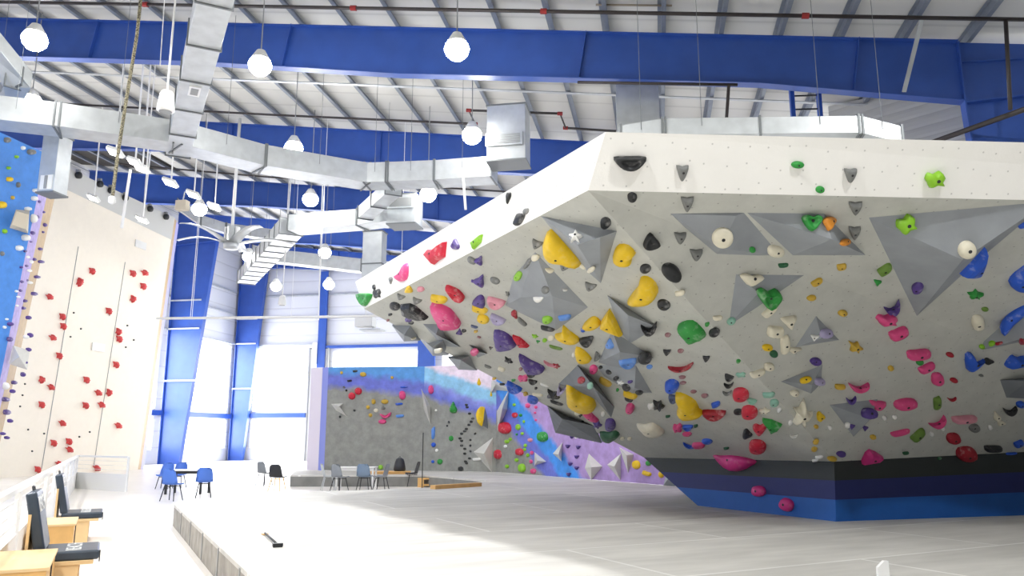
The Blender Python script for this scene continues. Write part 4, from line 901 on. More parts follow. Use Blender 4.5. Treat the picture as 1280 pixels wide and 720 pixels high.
H(SB, 'blue', 'bar', 895, 505, 11, 7, -10); H(SB, 'crimson', 'half', 893, 517, 29, 10, 2, desc='dark red smile-shaped hold'); H(SB, 'black', 'spiky', 824, 506, 15, 13, desc='black jagged hold'); H(SB, 'white', 'blob', 814, 507, 9, 8); H(SB, 'darkgreen', 'bar', 835, 520, 6, 3); H(SB, 'slate', 'crescent', 856, 521, 14, 3)
H(SB, 'cream', 'slab', 0, 0, pts=[(796, 529), (806, 530), (816, 528), (826, 534), (831, 540), (820, 544), (808, 542), (802, 536)], desc='cream lens-shaped hold', k=.25)
H(SB, 'pink', 'blob', 847, 534, 12, 11); H(SB, 'pink', 'oval', 859, 542, 12, 5); H(SB, 'blue', 'half', 860, 534, 13, 6); H(SB, 'darkgreen', 'bar', 870, 532, 5, 4); H(SB, 'blue', 'crescent', 862, 556, 18, 6, 15, prof='dome'); H(SB, 'pink', 'slab', 873, 556, 16, 7); H(SB, 'blue', 'oval', 884, 551, 14, 6, 5); H(SB, 'darkgreen', 'bar', 908, 560, 7, 3)
H(SB, 'magenta', 'slab', 0, 0, pts=[(892, 565), (902, 567), (912, 567), (924, 566), (935, 570), (946, 577), (938, 583), (928, 588), (915, 589), (904, 581)], desc='big magenta clam hold over the black stripe', k=.28)
H(SB, 'magenta', 'slab', 949, 614, 16, 14); H(SB, 'magenta', 'slab', 984, 631, 17, 16, 30); H(SB, 'cream', 'oval', 778, 548, 6, 4); H(SB, 'cream', 'oval', 787, 548, 6, 4)
# --- left overhang
H(SB, 'yellow', 'drop', 0, 0, pts=[(689, 286), (681, 297), (680, 308), (687, 319), (700, 322), (714, 324), (727, 329), (722, 318), (708, 303)], desc='large yellow fin on the pyramid volume', k=.3)
H(SB, 'grey', 'wedge', 671, 305, 14, 10, 20); H(SB, 'grey', 'wedge', 706, 332, 15, 10, 20); H(SB, 'grey', 'wedge', 738, 358, 15, 9, 15); H(SB, 'white', 'star', 720, 296, 18, 16); H(SB, 'cream', 'oval', 728, 332, 11, 5, 35); H(SB, 'cream', 'oval', 739, 337, 10, 6, -25)
H(SB, 'cream', 'round', 669, 322, 10, 8); H(SB, 'cream', 'half', 687, 338, 12, 6, prof='dome'); H(SB, 'grey', 'bar', 660, 329, 5, 17, 30); H(SB, 'lime', 'slab', 648, 345, 8, 13, 30); H(SB, 'grey', 'oval', 682, 362, 10, 9, 40); H(SB, 'white', 'half', 673, 374, 13, 6, prof='dome'); H(SB, 'white', 'bar', 706, 362, 6, 3)
H(SB, 'crimson', 'drop', 644, 393, 8, 11, 150); H(SB, 'grey', 'bar', 653, 402, 14, 5, 45); H(SB, 'lime', 'round', 684, 399, 14, 9); H(SB, 'lightblue', 'bar', 706, 396, 16, 6, -5); H(SB, 'black', 'bar', 685, 410, 18, 5, 15)
H(SB, 'yellow', 'tri', 0, 0, pts=[(704, 406), (712, 413), (722, 420), (725, 425), (716, 427), (704, 424), (694, 417), (703, 415)], desc='yellow thorn-shaped hold')
H(SB, 'yellow', 'tri', 0, 0, pts=[(762, 385), (767, 393), (779, 417), (765, 412), (751, 405), (752, 400)], sharp=True, desc='yellow arrow hold'); H(SB, 'yellow', 'drop', 0, 0, pts=[(728, 408), (736, 398), (744, 395), (751, 401), (750, 406), (738, 411)], desc='yellow egg-like hold left of the arrow')
H(SB, 'blue', 'round', 729, 412, 7, 5); H(SB, 'black', 'half', 734, 426, 17, 11, -10); H(SB, 'yellow', 'slab', 0, 0, pts=[(720, 433), (730, 437), (740, 448), (734, 452), (724, 451), (720, 442)], desc='yellow tongue-shaped hold with a white spot'); H(SB, 'white', 'round', 717, 443, 5, 6)
H(SB, 'grey', 'half', 747, 445, 11, 7, -80); H(SB, 'black', 'crescent', 811, 409, 20, 14, desc='black crescent hold on the triangular volume'); H(SB, 'black', 'oval', 806, 447, 18, 12, -8); H(SB, 'lightblue', 'drop', 763, 429, 10, 13); H(SB, 'lightblue', 'half', 785, 453, 22, 9, -8); H(SB, 'lightblue', 'oval', 812, 458, 8, 5)
H(SB, 'lime', 'spiky', 669, 420, 8, 5); H(SB, 'green', 'tri', 673, 427, 5, 4); H(SB, 'lime', 'oval', 681, 425, 6, 5); H(SB, 'cream', 'oval', 689, 422, 9, 6); H(SB, 'olive', 'bar', 695, 434, 17, 3, 17)
H(SB, 'purple', 'slab', 0, 0, pts=[(618, 412), (630, 414), (640, 421), (646, 431), (634, 435), (622, 435), (619, 424)], desc='big purple shark-fin hold', k=.3)
H(SB, 'red', 'tri', 0, 0, pts=[(641, 418), (650, 421), (657, 427), (662, 432), (651, 432), (646, 426)], desc='red fin hold touching the purple one', sharp=True)
H(SB, 'purple', 'tri', 0, 0, pts=[(649, 442), (664, 450), (679, 457), (680, 463), (662, 464), (655, 455)], desc='long purple wing hold', sharp=False)
H(SB, 'black', 'spiky', 636, 450, 12, 6, 20); H(SB, 'black', 'tri', 614, 435, 5, 4); H(SB, 'grey', 'bar', 610, 458, 9, 3, 25); H(SB, 'cream', 'bar', 627, 461, 9, 5, 30); H(SB, 'palepink', 'crescent', 688, 454, 18, 4, 20); H(SB, 'crimson', 'spiky', 696, 457, 9, 6)
H(SB, 'pink', 'blob', 654, 472, 13, 8); H(SB, 'black', 'half', 663, 468, 11, 5, 30); H(SB, 'black', 'half', 666, 477, 11, 5, 15); H(SB, 'mauve', 'round', 651, 461, 5, 4); H(SB, 'white', 'bar', 681, 481, 12, 2, 20); H(SB, 'black', 'round', 670, 485, 4, 3)
H(SB, 'blue', 'half', 642, 484, 21, 9, 28, desc='blue boat-shaped hold on the rim'); H(SB, 'blue', 'slab', 666, 499, 14, 9, 18); H(SB, 'ochre', 'slab', 657, 492, 6, 5); H(SB, 'cream', 'bar', 672, 493, 13, 3, 12); H(SB, 'black', 'bar', 628, 480, 7, 2, 5); H(SB, 'ochre', 'bar', 618, 473, 5, 3); H(SB, 'green', 'bar', 642, 475, 5, 3)
H(SB, 'black', 'spiky', 692, 493, 18, 11, 15, desc='black bat-shaped hold'); H(SB, 'black', 'bar', 696, 503, 17, 3, 20); H(SB, 'lilac', 'crescent', 702, 485, 10, 16, 30)
H(SB, 'yellow', 'blob', 0, 0, pts=[(709, 476), (715, 476), (722, 484), (730, 491), (740, 495), (745, 504), (744, 510), (734, 512), (722, 509), (711, 501), (709, 490)], desc='biggest yellow lump near the rim of the left overhang', k=.3)
H(SB, 'pink', 'round', 742, 461, 11, 11); H(SB, 'crimson', 'round', 727, 475, 9, 9); H(SB, 'mint', 'slab', 738, 482, 6, 9); H(SB, 'ochre', 'bar', 757, 477, 17, 7, 35)
for x, y, a, b, r_ in ((751, 459, 5, 4, 0), (761, 465, 8, 5, 30), (770, 473, 7, 5, 0), (783, 484, 11, 7, 30), (799, 490, 10, 5, 0)): H(SB, 'black', 'oval', x, y, a, b, r_)
H(SB, 'purple', 'bar', 788, 477, 6, 4); H(SB, 'white', 'spiky', 776, 478, 9, 5); H(SB, 'yellow', 'bar', 788, 493, 18, 7, 22); H(SB, 'black', 'slab', 786, 498, 11, 6, 25); H(SB, 'pink', 'disc', 788, 509, 11, 11, desc='pink ball hold', k=.5); H(SB, 'green', 'round', 772, 487, 4, 4)
H(SB, 'pink', 'bar', 0, 0, pts=[(727, 512), (736, 513), (743, 519), (749, 525), (741, 524), (733, 518)], desc='pink club-shaped hold under the yellow lump'); H(SB, 'white', 'round', 754, 517, 6, 6); H(SB, 'purple', 'spiky', 747, 530, 12, 9); H(SB, 'purple', 'slab', 763, 530, 13, 15, desc='dark purple block hold low on the left overhang'); H(SB, 'darkgreen', 'slab', 0, 0, pts=[(750, 539), (761, 540), (770, 538), (775, 543), (768, 548), (762, 551), (753, 548)], desc='dark green wedge hold on the rim')
H(SB, 'cream', 'slab', 722, 516, 8, 5); H(SB, 'black', 'tri', 726, 519, 6, 5); H(SB, 'black', 'round', 728, 527, 4, 3)
H(SB, 'red', 'half', 0, 0, pts=[(558, 356), (566, 358), (574, 362), (581, 370), (579, 374), (571, 372), (565, 366)], desc='red seed-shaped hold')
H(SB, 'purple', 'tri', 599, 324, 12, 11, 200); H(SB, 'grey', 'slab', 590, 325, 12, 7, 30); H(SB, 'purple', 'tri', 600, 349, 15, 15, 200); H(SB, 'purple', 'bar', 592, 351, 6, 3, 20); H(SB, 'grey', 'oval', 619, 350, 13, 7, 25)
H(SB, 'purple', 'half', 600, 375, 16, 14, 200, prof='dome'); H(SB, 'palepink', 'half', 620, 378, 23, 11, 15); H(SB, 'yellow', 'bar', 600, 386, 20, 8, 20); H(SB, 'yellow', 'slab', 604, 398, 15, 10, 15); H(SB, 'lilac', 'half', 622, 399, 20, 9, 25); H(SB, 'slate', 'bar', 593, 408, 9, 3, 20); H(SB, 'ochre', 'bar', 595, 414, 5, 3); H(SB, 'mauve', 'bar', 599, 421, 5, 2, 20)
H(SB, 'grey', 'spiky', 635, 367, 6, 6); H(SB, 'purple', 'tri', 574, 414, 8, 8, 180); H(SB, 'black', 'slab', 580, 413, 6, 4)
H(SB, 'pink', 'slab', 0, 0, pts=[(540, 378), (552, 380), (564, 386), (571, 395), (576, 402), (574, 406), (554, 407), (548, 397), (543, 388)], desc='big pink quarter-disc hold', k=.22, prof='flat')
H(SB, 'yellow', 'bar', 549, 373, 21, 9, 15); H(SB, 'yellow', 'half', 511, 361, 10, 8, 180, prof='dome'); H(SB, 'palepink', 'slab', 526, 361, 9, 6); H(SB, 'grey', 'wedge', 501, 371, 11, 6, 20); H(SB, 'grey', 'wedge', 521, 376, 12, 7, 20)
H(SB, 'black', 'oval', 494, 382, 14, 9, 15); H(SB, 'black', 'slab', 0, 0, pts=[(501, 380), (513, 379), (520, 382), (527, 388), (536, 396), (526, 397), (514, 394), (503, 389)], desc='black angular block hold at the left tip', sharp=True)
H(SB, 'purple', 'drop', 511, 397, 10, 8); H(SB, 'black', 'bar', 514, 403, 7, 4, 20); H(SB, 'black', 'bar', 488, 393, 5, 3); H(SB, 'mauve', 'round', 485, 400, 4, 3)
H(SB, 'pink', 'oval', 593, 440, 10, 9, desc='pink hold on the tiny grey volume'); H(SB, 'cream', 'bar', 548, 438, 10, 5); H(SB, 'cream', 'bar', 517, 423, 6, 3, -20); H(SB, 'mauve', 'bar', 567, 402, 14, 2, -5)
# --- white band, left side
H(SB, 'red', 'heart', 0, 0, pts=[(532, 319), (538, 312), (546, 312), (553, 307), (559, 302), (558, 311), (557, 321), (549, 326), (543, 331)], sharp=True, desc='big red faceted hold on the left white band', apex=(546, 318), prof='fin')
H(SB, 'purple', 'drop', 570, 305, 11, 13); H(SB, 'lime', 'tri', 0, 0, pts=[(604, 293), (602, 303), (593, 312), (590, 304)], sharp=True, desc='lime green fin on the left white band'); H(SB, 'pink', 'drop', 0, 0, pts=[(510, 329), (511, 340), (509, 349), (501, 352), (495, 347), (504, 342)], desc='pink pointed hold on the left white band')
H(SB, 'grey', 'drop', 489, 351, 5, 9, 180); H(SB, 'green', 'half', 0, 0, pts=[(449, 368), (458, 367), (466, 368), (462, 377), (457, 383), (452, 377)], desc='green bowl hold at the far left tip'); H(SB, 'black', 'oval', 468, 359, 4, 7); H(SB, 'black', 'blob', 472, 367, 9, 12)
H(SB, 'black', 'bar', 650, 274, 9, 19, 25); H(SB, 'grey', 'oval', 658, 264, 6, 9, 30); H(SB, 'black', 'drop', 636, 248, 6, 15, 190)

# --- far painted wall
V(SW, [(414, 505), (429, 504), (425, 510), (434, 521), (420, 513)], [(424, 508, .3)], 'small pale star volume at the left of the far wall', M_volw)
V(SW, [(526, 484), (538, 508), (538, 531), (530, 512)], [(533, 507, .45)], 'tall pale blade volume on the far wall, left one', M_volw)
V(SW, [(592, 565), (616, 547), (615, 591), (600, 574)], [(605, 567, .5)], 'pale pyramid volume with small yellow holds on the far wall', M_volw)
V(SW, [(610, 472), (640, 486), (637, 489), (612, 487), (608, 502)], [(620, 480, .3)], 'pale volume at the top of the far wall beneath the overhang rim', M_volw)
V(SW, [(636, 487), (634, 512), (622, 539), (621, 514)], [(628, 510, .45)], 'tall pale blade volume on the far wall beside the red lump', M_volw)
V(SW, [(606, 509), (609, 520), (610, 536), (601, 530), (600, 518)], [(605, 524, .3)], 'slim dark volume carrying the yellow horn hold', M_vold)
V(SW, [(668, 565), (683, 577), (668, 582)], [(672, 576, .3)], 'small white triangular volume by the blue stripe', M_volw)
V(SW, [(691, 567), (703, 553), (702, 577)], [(698, 568, .35)], 'pale triangular volume at the edge of the lilac wall', M_volw)
V(SW, [(736, 567), (753, 583), (739, 600), (731, 585)], [(739, 584, .4)], 'pale kite volume in the middle of the lilac wall', M_volw)
V(SW, [(759, 581), (776, 567), (776, 601)], [(768, 583, .35)], 'pale triangular volume right of the kite volume', M_volw)
V(SW, [(774, 559), (792, 568), (789, 580), (785, 592)], [(783, 569, .3)], 'pale volume on the lilac wall under the overhang rim', M_volw)
V(SW, [(834, 588), (843, 594), (852, 608), (829, 607)], [(838, 595, .25)], 'grey volume at the right end of the lilac wall', M_vol)
bwh = [('red', 'disc', 448, 489, 9, 9), ('red', 'disc', 440, 495, 9, 9), ('black', 'bar', 444, 464, 6, 3), ('black', 'bar', 437, 476, 6, 3), ('black', 'round', 430, 484, 3, 3), ('black', 'round', 433, 488, 3, 3), ('black', 'round', 443, 513, 3, 3), ('black', 'round', 425, 521, 3, 3),
       ('ochre', 'slab', 454, 468, 8, 6), ('ochre', 'round', 427, 466, 4, 4), ('ochre', 'round', 490, 472, 4, 4), ('ochre', 'slab', 467, 502, 5, 7), ('ochre', 'oval', 481, 502, 9, 6), ('grey', 'drop', 479, 509, 6, 6), ('ochre', 'round', 460, 509, 5, 5), ('ochre', 'round', 463, 519, 5, 5), ('cream', 'oval', 470, 513, 6, 5),
       ('pink', 'slab', 503, 494, 8, 11), ('pink', 'crescent', 482, 519, 14, 8), ('pink', 'oval', 478, 527, 10, 6), ('blue', 'bar', 505, 484, 9, 2), ('blue', 'bar', 499, 505, 9, 3), ('lightblue', 'bar', 500, 520, 10, 4), ('lime', 'disc', 476, 584, 6, 6),
       ('pink', 'slab', 539, 487, 6, 11), ('green', 'drop', 567, 509, 10, 14), ('green', 'round', 564, 548, 6, 7), ('green', 'round', 550, 577, 7, 7), ('lightblue', 'bar', 542, 541, 4, 16), ('blue', 'round', 542, 556, 6, 6), ('blue', 'round', 541, 577, 4, 4), ('white', 'round', 546, 563, 4, 4),
       ('black', 'round', 561, 528, 2.5, 4), ('black', 'round', 559, 532, 2.5, 3), ('white', 'round', 545, 513, 3, 3), ('black', 'bar', 594, 542, 3, 3), ('black', 'oval', 588, 550, 3, 3), ('black', 'oval', 588, 557, 3, 3), ('black', 'oval', 588, 564, 3, 3),
       ('white', 'bar', 597, 574, 12, 4), ('red', 'slab', 632, 535, 14, 15), ('red', 'slab', 623, 568, 8, 12), ('red', 'slab', 650, 565, 9, 9), ('lime', 'round', 634, 552, 6, 5), ('lime', 'round', 638, 549, 4, 4), ('lime', 'round', 648, 534, 6, 8), ('lime', 'round', 653, 542, 4, 4), ('green', 'round', 646, 543, 3, 3),
       ('lime', 'round', 657, 557, 4, 5), ('lime', 'round', 656, 562, 4, 4), ('lime', 'round', 660, 569, 4, 5), ('lime', 'round', 646, 575, 5, 5), ('lime', 'slab', 653, 585, 8, 11), ('lime', 'round', 634, 583, 5, 5), ('green', 'slab', 679, 546, 12, 13), ('pink', 'round', 667, 589, 7, 7), ('pink', 'round', 664, 577, 4, 5), ('pink', 'round', 665, 566, 4, 5),
       ('palepink', 'round', 663, 550, 6, 5), ('white', 'round', 632, 558, 4, 4), ('red', 'round', 644, 519, 7, 7), ('green', 'round', 651, 519, 4, 4), ('pink', 'round', 660, 507, 6, 6), ('pink', 'round', 670, 509, 4, 4), ('pink', 'round', 669, 516, 3, 3), ('pink', 'round', 670, 525, 3, 3), ('lime', 'round', 643, 506, 4, 4), ('lime', 'round', 655, 527, 3, 4),
       ('yellow', 'slab', 796, 581, 9, 11), ('yellow', 'bar', 809, 592, 11, 6, 25), ('yellow', 'oval', 827, 593, 6, 9), ('green', 'round', 811, 579, 7, 7), ('white', 'round', 720, 547, 3, 3), ('white', 'round', 742, 551, 3, 3),
       ('yellow', 'drop', 599, 477, 5, 9), ('yellow', 'drop', 614, 492, 3, 7)]
for a in bwh: H(SW, a[0], a[1], a[2], a[3], a[4], a[5], a[6] if len(a) > 6 else 0, k=.33, bolt=False)
H(SW, 'yellow', 'drop', 0, 0, pts=[(606, 509), (602, 515), (600, 524), (602, 533), (604, 526), (605, 517)], desc='yellow horn hold on the far wall', k=.6)
for x, y in ((583, 506), (584, 509), (587, 517), (591, 523), (589, 527), (586, 531), (583, 536), (581, 539), (577, 542), (575, 548), (577, 551), (577, 557), (581, 561), (581, 567), (587, 573), (582, 577), (583, 579)): H(SW, 'black', 'slab', x, y, 4, 3, where='chain', bolt=False)
H(SW, 'black', 'slab', 576, 586, 7, 6, bolt=False)
for x, y in ((711, 558), (724, 559), (722, 571), (714, 580), (722, 585), (712, 593), (716, 546), (726, 546)): H(SW, 'purple', 'tri', x, y, 5, 5, k=.6, where='purple_run', bolt=False)

# --- cream speed wall
red = [(99, 352), (114, 339), (98, 354, 1), (61, 371), (77, 396), (78, 408), (65, 422), (73, 445), (51, 475), (63, 484), (51, 506), (77, 529), (135, 389), (165, 342), (178, 358), (165, 374), (147, 415), (148, 424), (144, 456), (107, 475), (122, 491), (135, 491), (106, 507), (126, 506),
       (66, 554), (85, 552), (86, 562), (147, 532), (73, 580), (46, 587), (120, 585), (180, 341)]
for p in red: H(SS, 'coral', 'spiky', p[0], p[1], 6.5, 9, random.choice([0, 20, -25]), k=.5, where='speed', bolt=False)
for x, y in ((92, 391), (101, 411), (88, 421), (159, 407), (167, 425), (157, 434), (31, 480), (28, 494), (25, 508), (35, 537), (55, 542), (40, 564), (99, 546), (112, 540)): H(SS, 'black', 'round', x, y, 2.4, 2.4, where='speed_foot', bolt=False)
for bi, (x, y) in enumerate(((95, 217), (122, 228), (136, 236), (154, 245), (185, 259), (205, 269))):
    P, n = SS.hit(x, y + 2); e = empty('belay_device', P + n * 0.2, 'grey auto belay unit along the speed wall top, ' + ('leftmost', 'second from the left', 'third from the left', 'third from the right', 'second from the right', 'rightmost')[bi] + ' of six', 'belay device', 'auto belay units on the speed wall')
    mb = MB(); mb.lathe(P + n * 0.02, [(0.07, 0), (0.17, 0.05), (0.17, 0.2), (0.1, 0.25)], 14, axis=n); mb.build('device_body', M_dark, e, smooth=True)
    mb = MB(); mb.box(P + UP * 0.2 + n * 0.1, DH * 0.06, n * 0.1, UP * 0.09); mb.build('mounting_bracket', M_grey, e)
for i, (x, y) in enumerate(((122, 434), (175, 306))):
    P, n = SS.hit(x, y); mb = MB(); mb.box(P + n * 0.04, DH * 0.45, UP * 0.2, n * 0.03); tag(mb.build('wall_plate', M_whitepl), ['pale plate fixed halfway up the speed wall', 'white square plate near the top right of the speed wall'][i], 'plate')
# --- blue wall
bh = [('grey', 8, 175, 7, 7), ('lime', 20, 196, 5, 4), ('grey', 38, 190, 9, 7), ('white', 28, 185, 5, 5), ('lime', 10, 210, 5, 4), ('yellow', 11, 224, 7, 6), ('grey', 22, 231, 4, 7), ('yellow', 1, 256, 9, 9), ('white', 53, 200, 4, 4), ('white', 44, 238, 8, 5), ('white', 42, 248, 7, 6), ('white', 49, 234, 3, 4), ('white', 34, 261, 8, 5),
      ('white', 41, 273, 6, 11), ('lime', 5, 289, 5, 6), ('white', 31, 297, 9, 8), ('white', 23, 310, 8, 7), ('ochre', 15, 247, 4, 5), ('grey', 2, 317, 4, 6), ('white', 33, 321, 5, 4), ('white', 37, 327, 5, 5), ('white', 35, 338, 6, 4), ('white', 36, 353, 6, 4), ('white', 20, 364, 4, 3), ('white', 22, 371, 4, 3), ('white', 20, 382, 4, 3),
      ('white', 8, 399, 4, 3), ('white', 5, 409, 4, 4), ('purple', 57, 240, 5, 6), ('purple', 48, 252, 3, 4), ('purple', 54, 265, 3, 3), ('purple', 45, 271, 4, 5), ('purple', 55, 281, 4, 5), ('purple', 39, 291, 5, 5), ('purple', 53, 290, 3, 3), ('purple', 37, 302, 4, 3), ('purple', 31, 314, 4, 3), ('purple', 49, 311, 5, 4), ('purple', 42, 324, 4, 4), ('purple', 50, 327, 7, 4),
      ('purple', 31, 332, 5, 4), ('purple', 26, 334, 4, 3), ('purple', 32, 350, 4, 4), ('purple', 26, 352, 4, 4), ('purple', 45, 346, 7, 4), ('purple', 24, 363, 4, 4), ('purple', 41, 367, 7, 5), ('purple', 30, 376, 5, 4), ('purple', 28, 385, 5, 4), ('purple', 35, 397, 6, 5), ('purple', 12, 405, 7, 5), ('purple', 37, 419, 6, 6), ('purple', 11, 424, 5, 6), ('purple', 35, 437, 6, 5), ('purple', 30, 453, 7, 4), ('purple', 28, 468, 5, 6), ('purple', 16, 478, 6, 5), ('purple', 15, 489, 6, 5), ('purple', 5, 499, 8, 6), ('purple', 6, 515, 8, 7), ('purple', 12, 526, 6, 5), ('purple', 3, 542, 6, 4), ('purple', 8, 547, 6, 4), ('white', 3, 482, 8, 10), ('white', 32, 421, 6, 5)]
for c_, x, y, w_, h_ in bh: H(SL, c_, 'slab' if max(w_, h_) > 5 else 'round', x, y, w_, h_, k=.5, bolt=False, where='bluewall')
V(SL, [(20, 262), (37, 263), (35, 292), (12, 285)], [(21, 264, .5), (36, 268, .5), (33, 287, .45), (15, 281, .45)], 'beige box volume on the blue wall', mat('beige_box', (205, 195, 175), 0.6))
V(SL, [(17, 432), (37, 438), (34, 462), (12, 455)], [(24, 446, .4)], 'pale grey pyramid volume at the edge of the blue wall', M_volw)

# --- beyond the 300 largest holds the rest become one object
def area(q): return q['w'] * q['h']
main_h = [q for q in HOLDS if q['S'] != 'speed']
for q in HOLDS:
    if q['S'] == 'speed': q['o'].name = 'foot_chip' if q['where'] == 'speed_foot' else 'speed_hold'; q['o']['category'] = 'foot chip' if q['where'] == 'speed_foot' else 'speed hold'
main_h.sort(key=area, reverse=True)
rest = [q for q in main_h[300:] if not q['desc']]
vs, fs, mi, ms = [], [], [], []
for q in rest:
    o = q['o']; me = o.data; m_ = me.materials[0]
    if m_ not in ms: ms.append(m_)
    n0 = len(vs); vs += [v_.co + o.location for v_ in me.vertices]
    for p_ in me.polygons: fs.append(tuple(i_ + n0 for i_ in p_.vertices)); mi.append(ms.index(m_))
    for ch in list(o.children): bpy.data.objects.remove(ch)
    bpy.data.objects.remove(o)
HOLDS = [q for q in HOLDS if q not in rest]
tag(obj('small_climbing_holds', vs, fs, ms, smooth=True, midx=mi), 'the many tiny coloured holds scattered over all the climbing walls', 'small climbing holds', kind='stuff')
# --- labels that single each hold out
SZ = lambda a: 'tiny' if a < 6 else 'small' if a < 12 else 'mid-sized' if a < 20 else 'large'
CW = dict(slate='slate blue', lightblue='light blue', palepink='pale pink', darkgreen='dark green', ochre='mustard', olive='olive green', mint='pale mint', mauve='dull mauve')
def rel(dx, dy):
    if abs(dx) > 1.3 * abs(dy): return 'right of' if dx > 0 else 'left of'
    return 'below' if dy > 0 else 'above'
for h_ in HOLDS:
    o = h_['o']
    w_ = h_['where']
    if w_ == 'small_dot': o['group'] = 'tiny white screw-on holds'; h_['key'] = 'tiny white dot hold on the grey front'
    elif w_ == 'chain': o['group'] = 'black hold chain on the far wall'; h_['key'] = None; o['label'] = 'small black hold in the zigzag chain on the far grey wall'; continue
    elif w_ == 'purple_run': o['group'] = 'purple holds on the lilac wall'; h_['key'] = 'small dark purple triangular hold on the lilac wall'
    elif w_ == 'speed': o['group'] = 'red speed wall holds'; h_['key'] = None
    elif w_ == 'speed_foot': o['group'] = 'dark foot chips on the speed wall'; o['label'] = 'tiny dark foot chip on the cream speed wall'; continue
    elif w_ == 'bluewall': o['group'] = 'holds on the tall blue wall'
    if h_['desc']:
        d_ = h_['desc']; o['label'] = d_ if len(d_.split()) >= 4 else d_ + ' on the grey boulder'; continue
    col = CW.get(h_['col'], h_['col']); base = '%s %s %s hold' % (SZ(max(h_['w'], h_['h'])), col, WORD[h_['shape']])
    if w_ == 'small_dot': base = 'tiny white dot hold'
    if w_ == 'purple_run': base = 'small dark purple triangular hold'
    if w_ == 'speed': base = 'small red clawed speed hold'
    cands = sorted([l for l in LM if l['S'] == h_['S'] and l.get('self') is not o], key=lambda l: max(0, math.hypot(l['x'] - h_['x'], l['y'] - h_['y']) - l['r'] * .8))
    if cands and w_ not in ('purple_run', 'speed', 'bluewall'):
        l = cands[0]; dx, dy = h_['x'] - l['x'], h_['y'] - l['y']
        inside = math.hypot(dx, dy) < l['r'] * .75 and 'volume' in l['name']
        nm = next((v for k, v in SHORT.items() if l['name'].startswith(k)), l['name'])
        h_['key'] = '%s %s the %s' % (base, 'on' if inside else rel(dx, dy), nm)
    elif w_ == 'speed': h_['key'] = base + (' in the left lane' if h_['x'] < 105 - 0.1 * (h_['y'] - 400) else ' in the right lane')
    elif w_ == 'bluewall': h_['key'] = base + ' at the blue wall'
    else: h_['key'] = base + ' on the lilac wall'
from collections import defaultdict
byk = defaultdict(list)
for h_ in HOLDS:
    if h_.get('key') and 'label' not in h_['o']: byk[h_['key']].append(h_)
ORD = ['first', 'second', 'third', 'fourth', 'fifth', 'sixth', 'seventh', 'eighth', 'ninth', 'tenth', 'eleventh', 'twelfth', 'thirteenth', 'fourteenth', 'fifteenth', 'sixteenth', 'seventeenth', 'eighteenth', 'nineteenth', 'twentieth'] + ['twenty-' + x for x in ('first', 'second', 'third', 'fourth', 'fifth', 'sixth', 'seventh', 'eighth', 'ninth')] + ['thirtieth', 'thirty-first', 'thirty-second', 'thirty-third']
for k_, L_ in byk.items():
    if len(L_) == 1: L_[0]['o']['label'] = k_; continue
    ax = 'x' if max(q['x'] for q in L_) - min(q['x'] for q in L_) > max(q['y'] for q in L_) - min(q['y'] for q in L_) else 'y'
    L_.sort(key=lambda q: q[ax])
    for i, q in enumerate(L_):
        if len(L_) == 2: s_ = (('left one', 'right one') if ax == 'x' else ('upper one', 'lower one'))[i]
        else: s_ = ORD[i] + (' from the left' if ax == 'x' else ' from the top')
        q['o']['label'] = k_ + ', ' + s_
for h_ in HOLDS:
    wds = h_['o']['label'].split()
    if len(wds) > 16: print('LONG', h_['o']['label'])

# ------------------------------------------------------------------ mats
def mat_top():
    m = mat('mat_canvas', (226, 224, 219), 0.6, bump=0.1, bscale=7)
    nt = m.node_tree; b = nt.nodes['Principled BSDF']; N = nt.nodes.new; L = nt.links.new
    geo = N('ShaderNodeNewGeometry'); mp = N('ShaderNodeMapping'); mp.inputs['Rotation'].default_value = (0, 0, math.radians(-27)); L(geo.outputs['Position'], mp.inputs['Vector'])
    br = N('ShaderNodeTexBrick'); br.inputs['Scale'].default_value = 1; br.inputs['Brick Width'].default_value = 5.0; br.inputs['Row Height'].default_value = 2.1; br.inputs['Mortar Size'].default_value = 0.025; br.inputs['Mortar Smooth'].default_value = 0.3
    br.inputs['Color1'].default_value = (*lin((212, 210, 204)), 1); br.inputs['Color2'].default_value = (*lin((200, 198, 192)), 1); br.inputs['Mortar'].default_value = (*lin((232, 231, 227)), 1); L(mp.outputs[0], br.inputs['Vector'])
    n = N('ShaderNodeTexNoise'); n.inputs['Scale'].default_value = 1.3; n.inputs['Detail'].default_value = 7; mp2 = N('ShaderNodeMapping'); mp2.inputs['Scale'].default_value = (0.5, 2.2, 1); L(mp.outputs[0], mp2.inputs['Vector']); L(mp2.outputs[0], n.inputs['Vector'])
    mr = N('ShaderNodeMapRange'); mr.inputs['From Min'].default_value = .3; mr.inputs['From Max'].default_value = .7; mr.inputs['To Min'].default_value = 0.8; mr.inputs['To Max'].default_value = 1.05; L(n.outputs['Fac'], mr.inputs['Value'])
    sm = N('ShaderNodeVectorMath'); sm.operation = 'SCALE'; L(br.outputs['Color'], sm.inputs[0]); L(mr.outputs[0], sm.inputs['Scale']); L(sm.outputs[0], b.inputs['Base Color'])
    return m
M_mat = mat_top(); M_matside = mat('mat_side', (150, 146, 138), 0.7, var=0.2, scale=4, bump=0.5, bscale=9); M_matdark = mat('mat_side_dark', (128, 128, 124), 0.7, var=0.15, scale=2, bump=0.3, bscale=6)
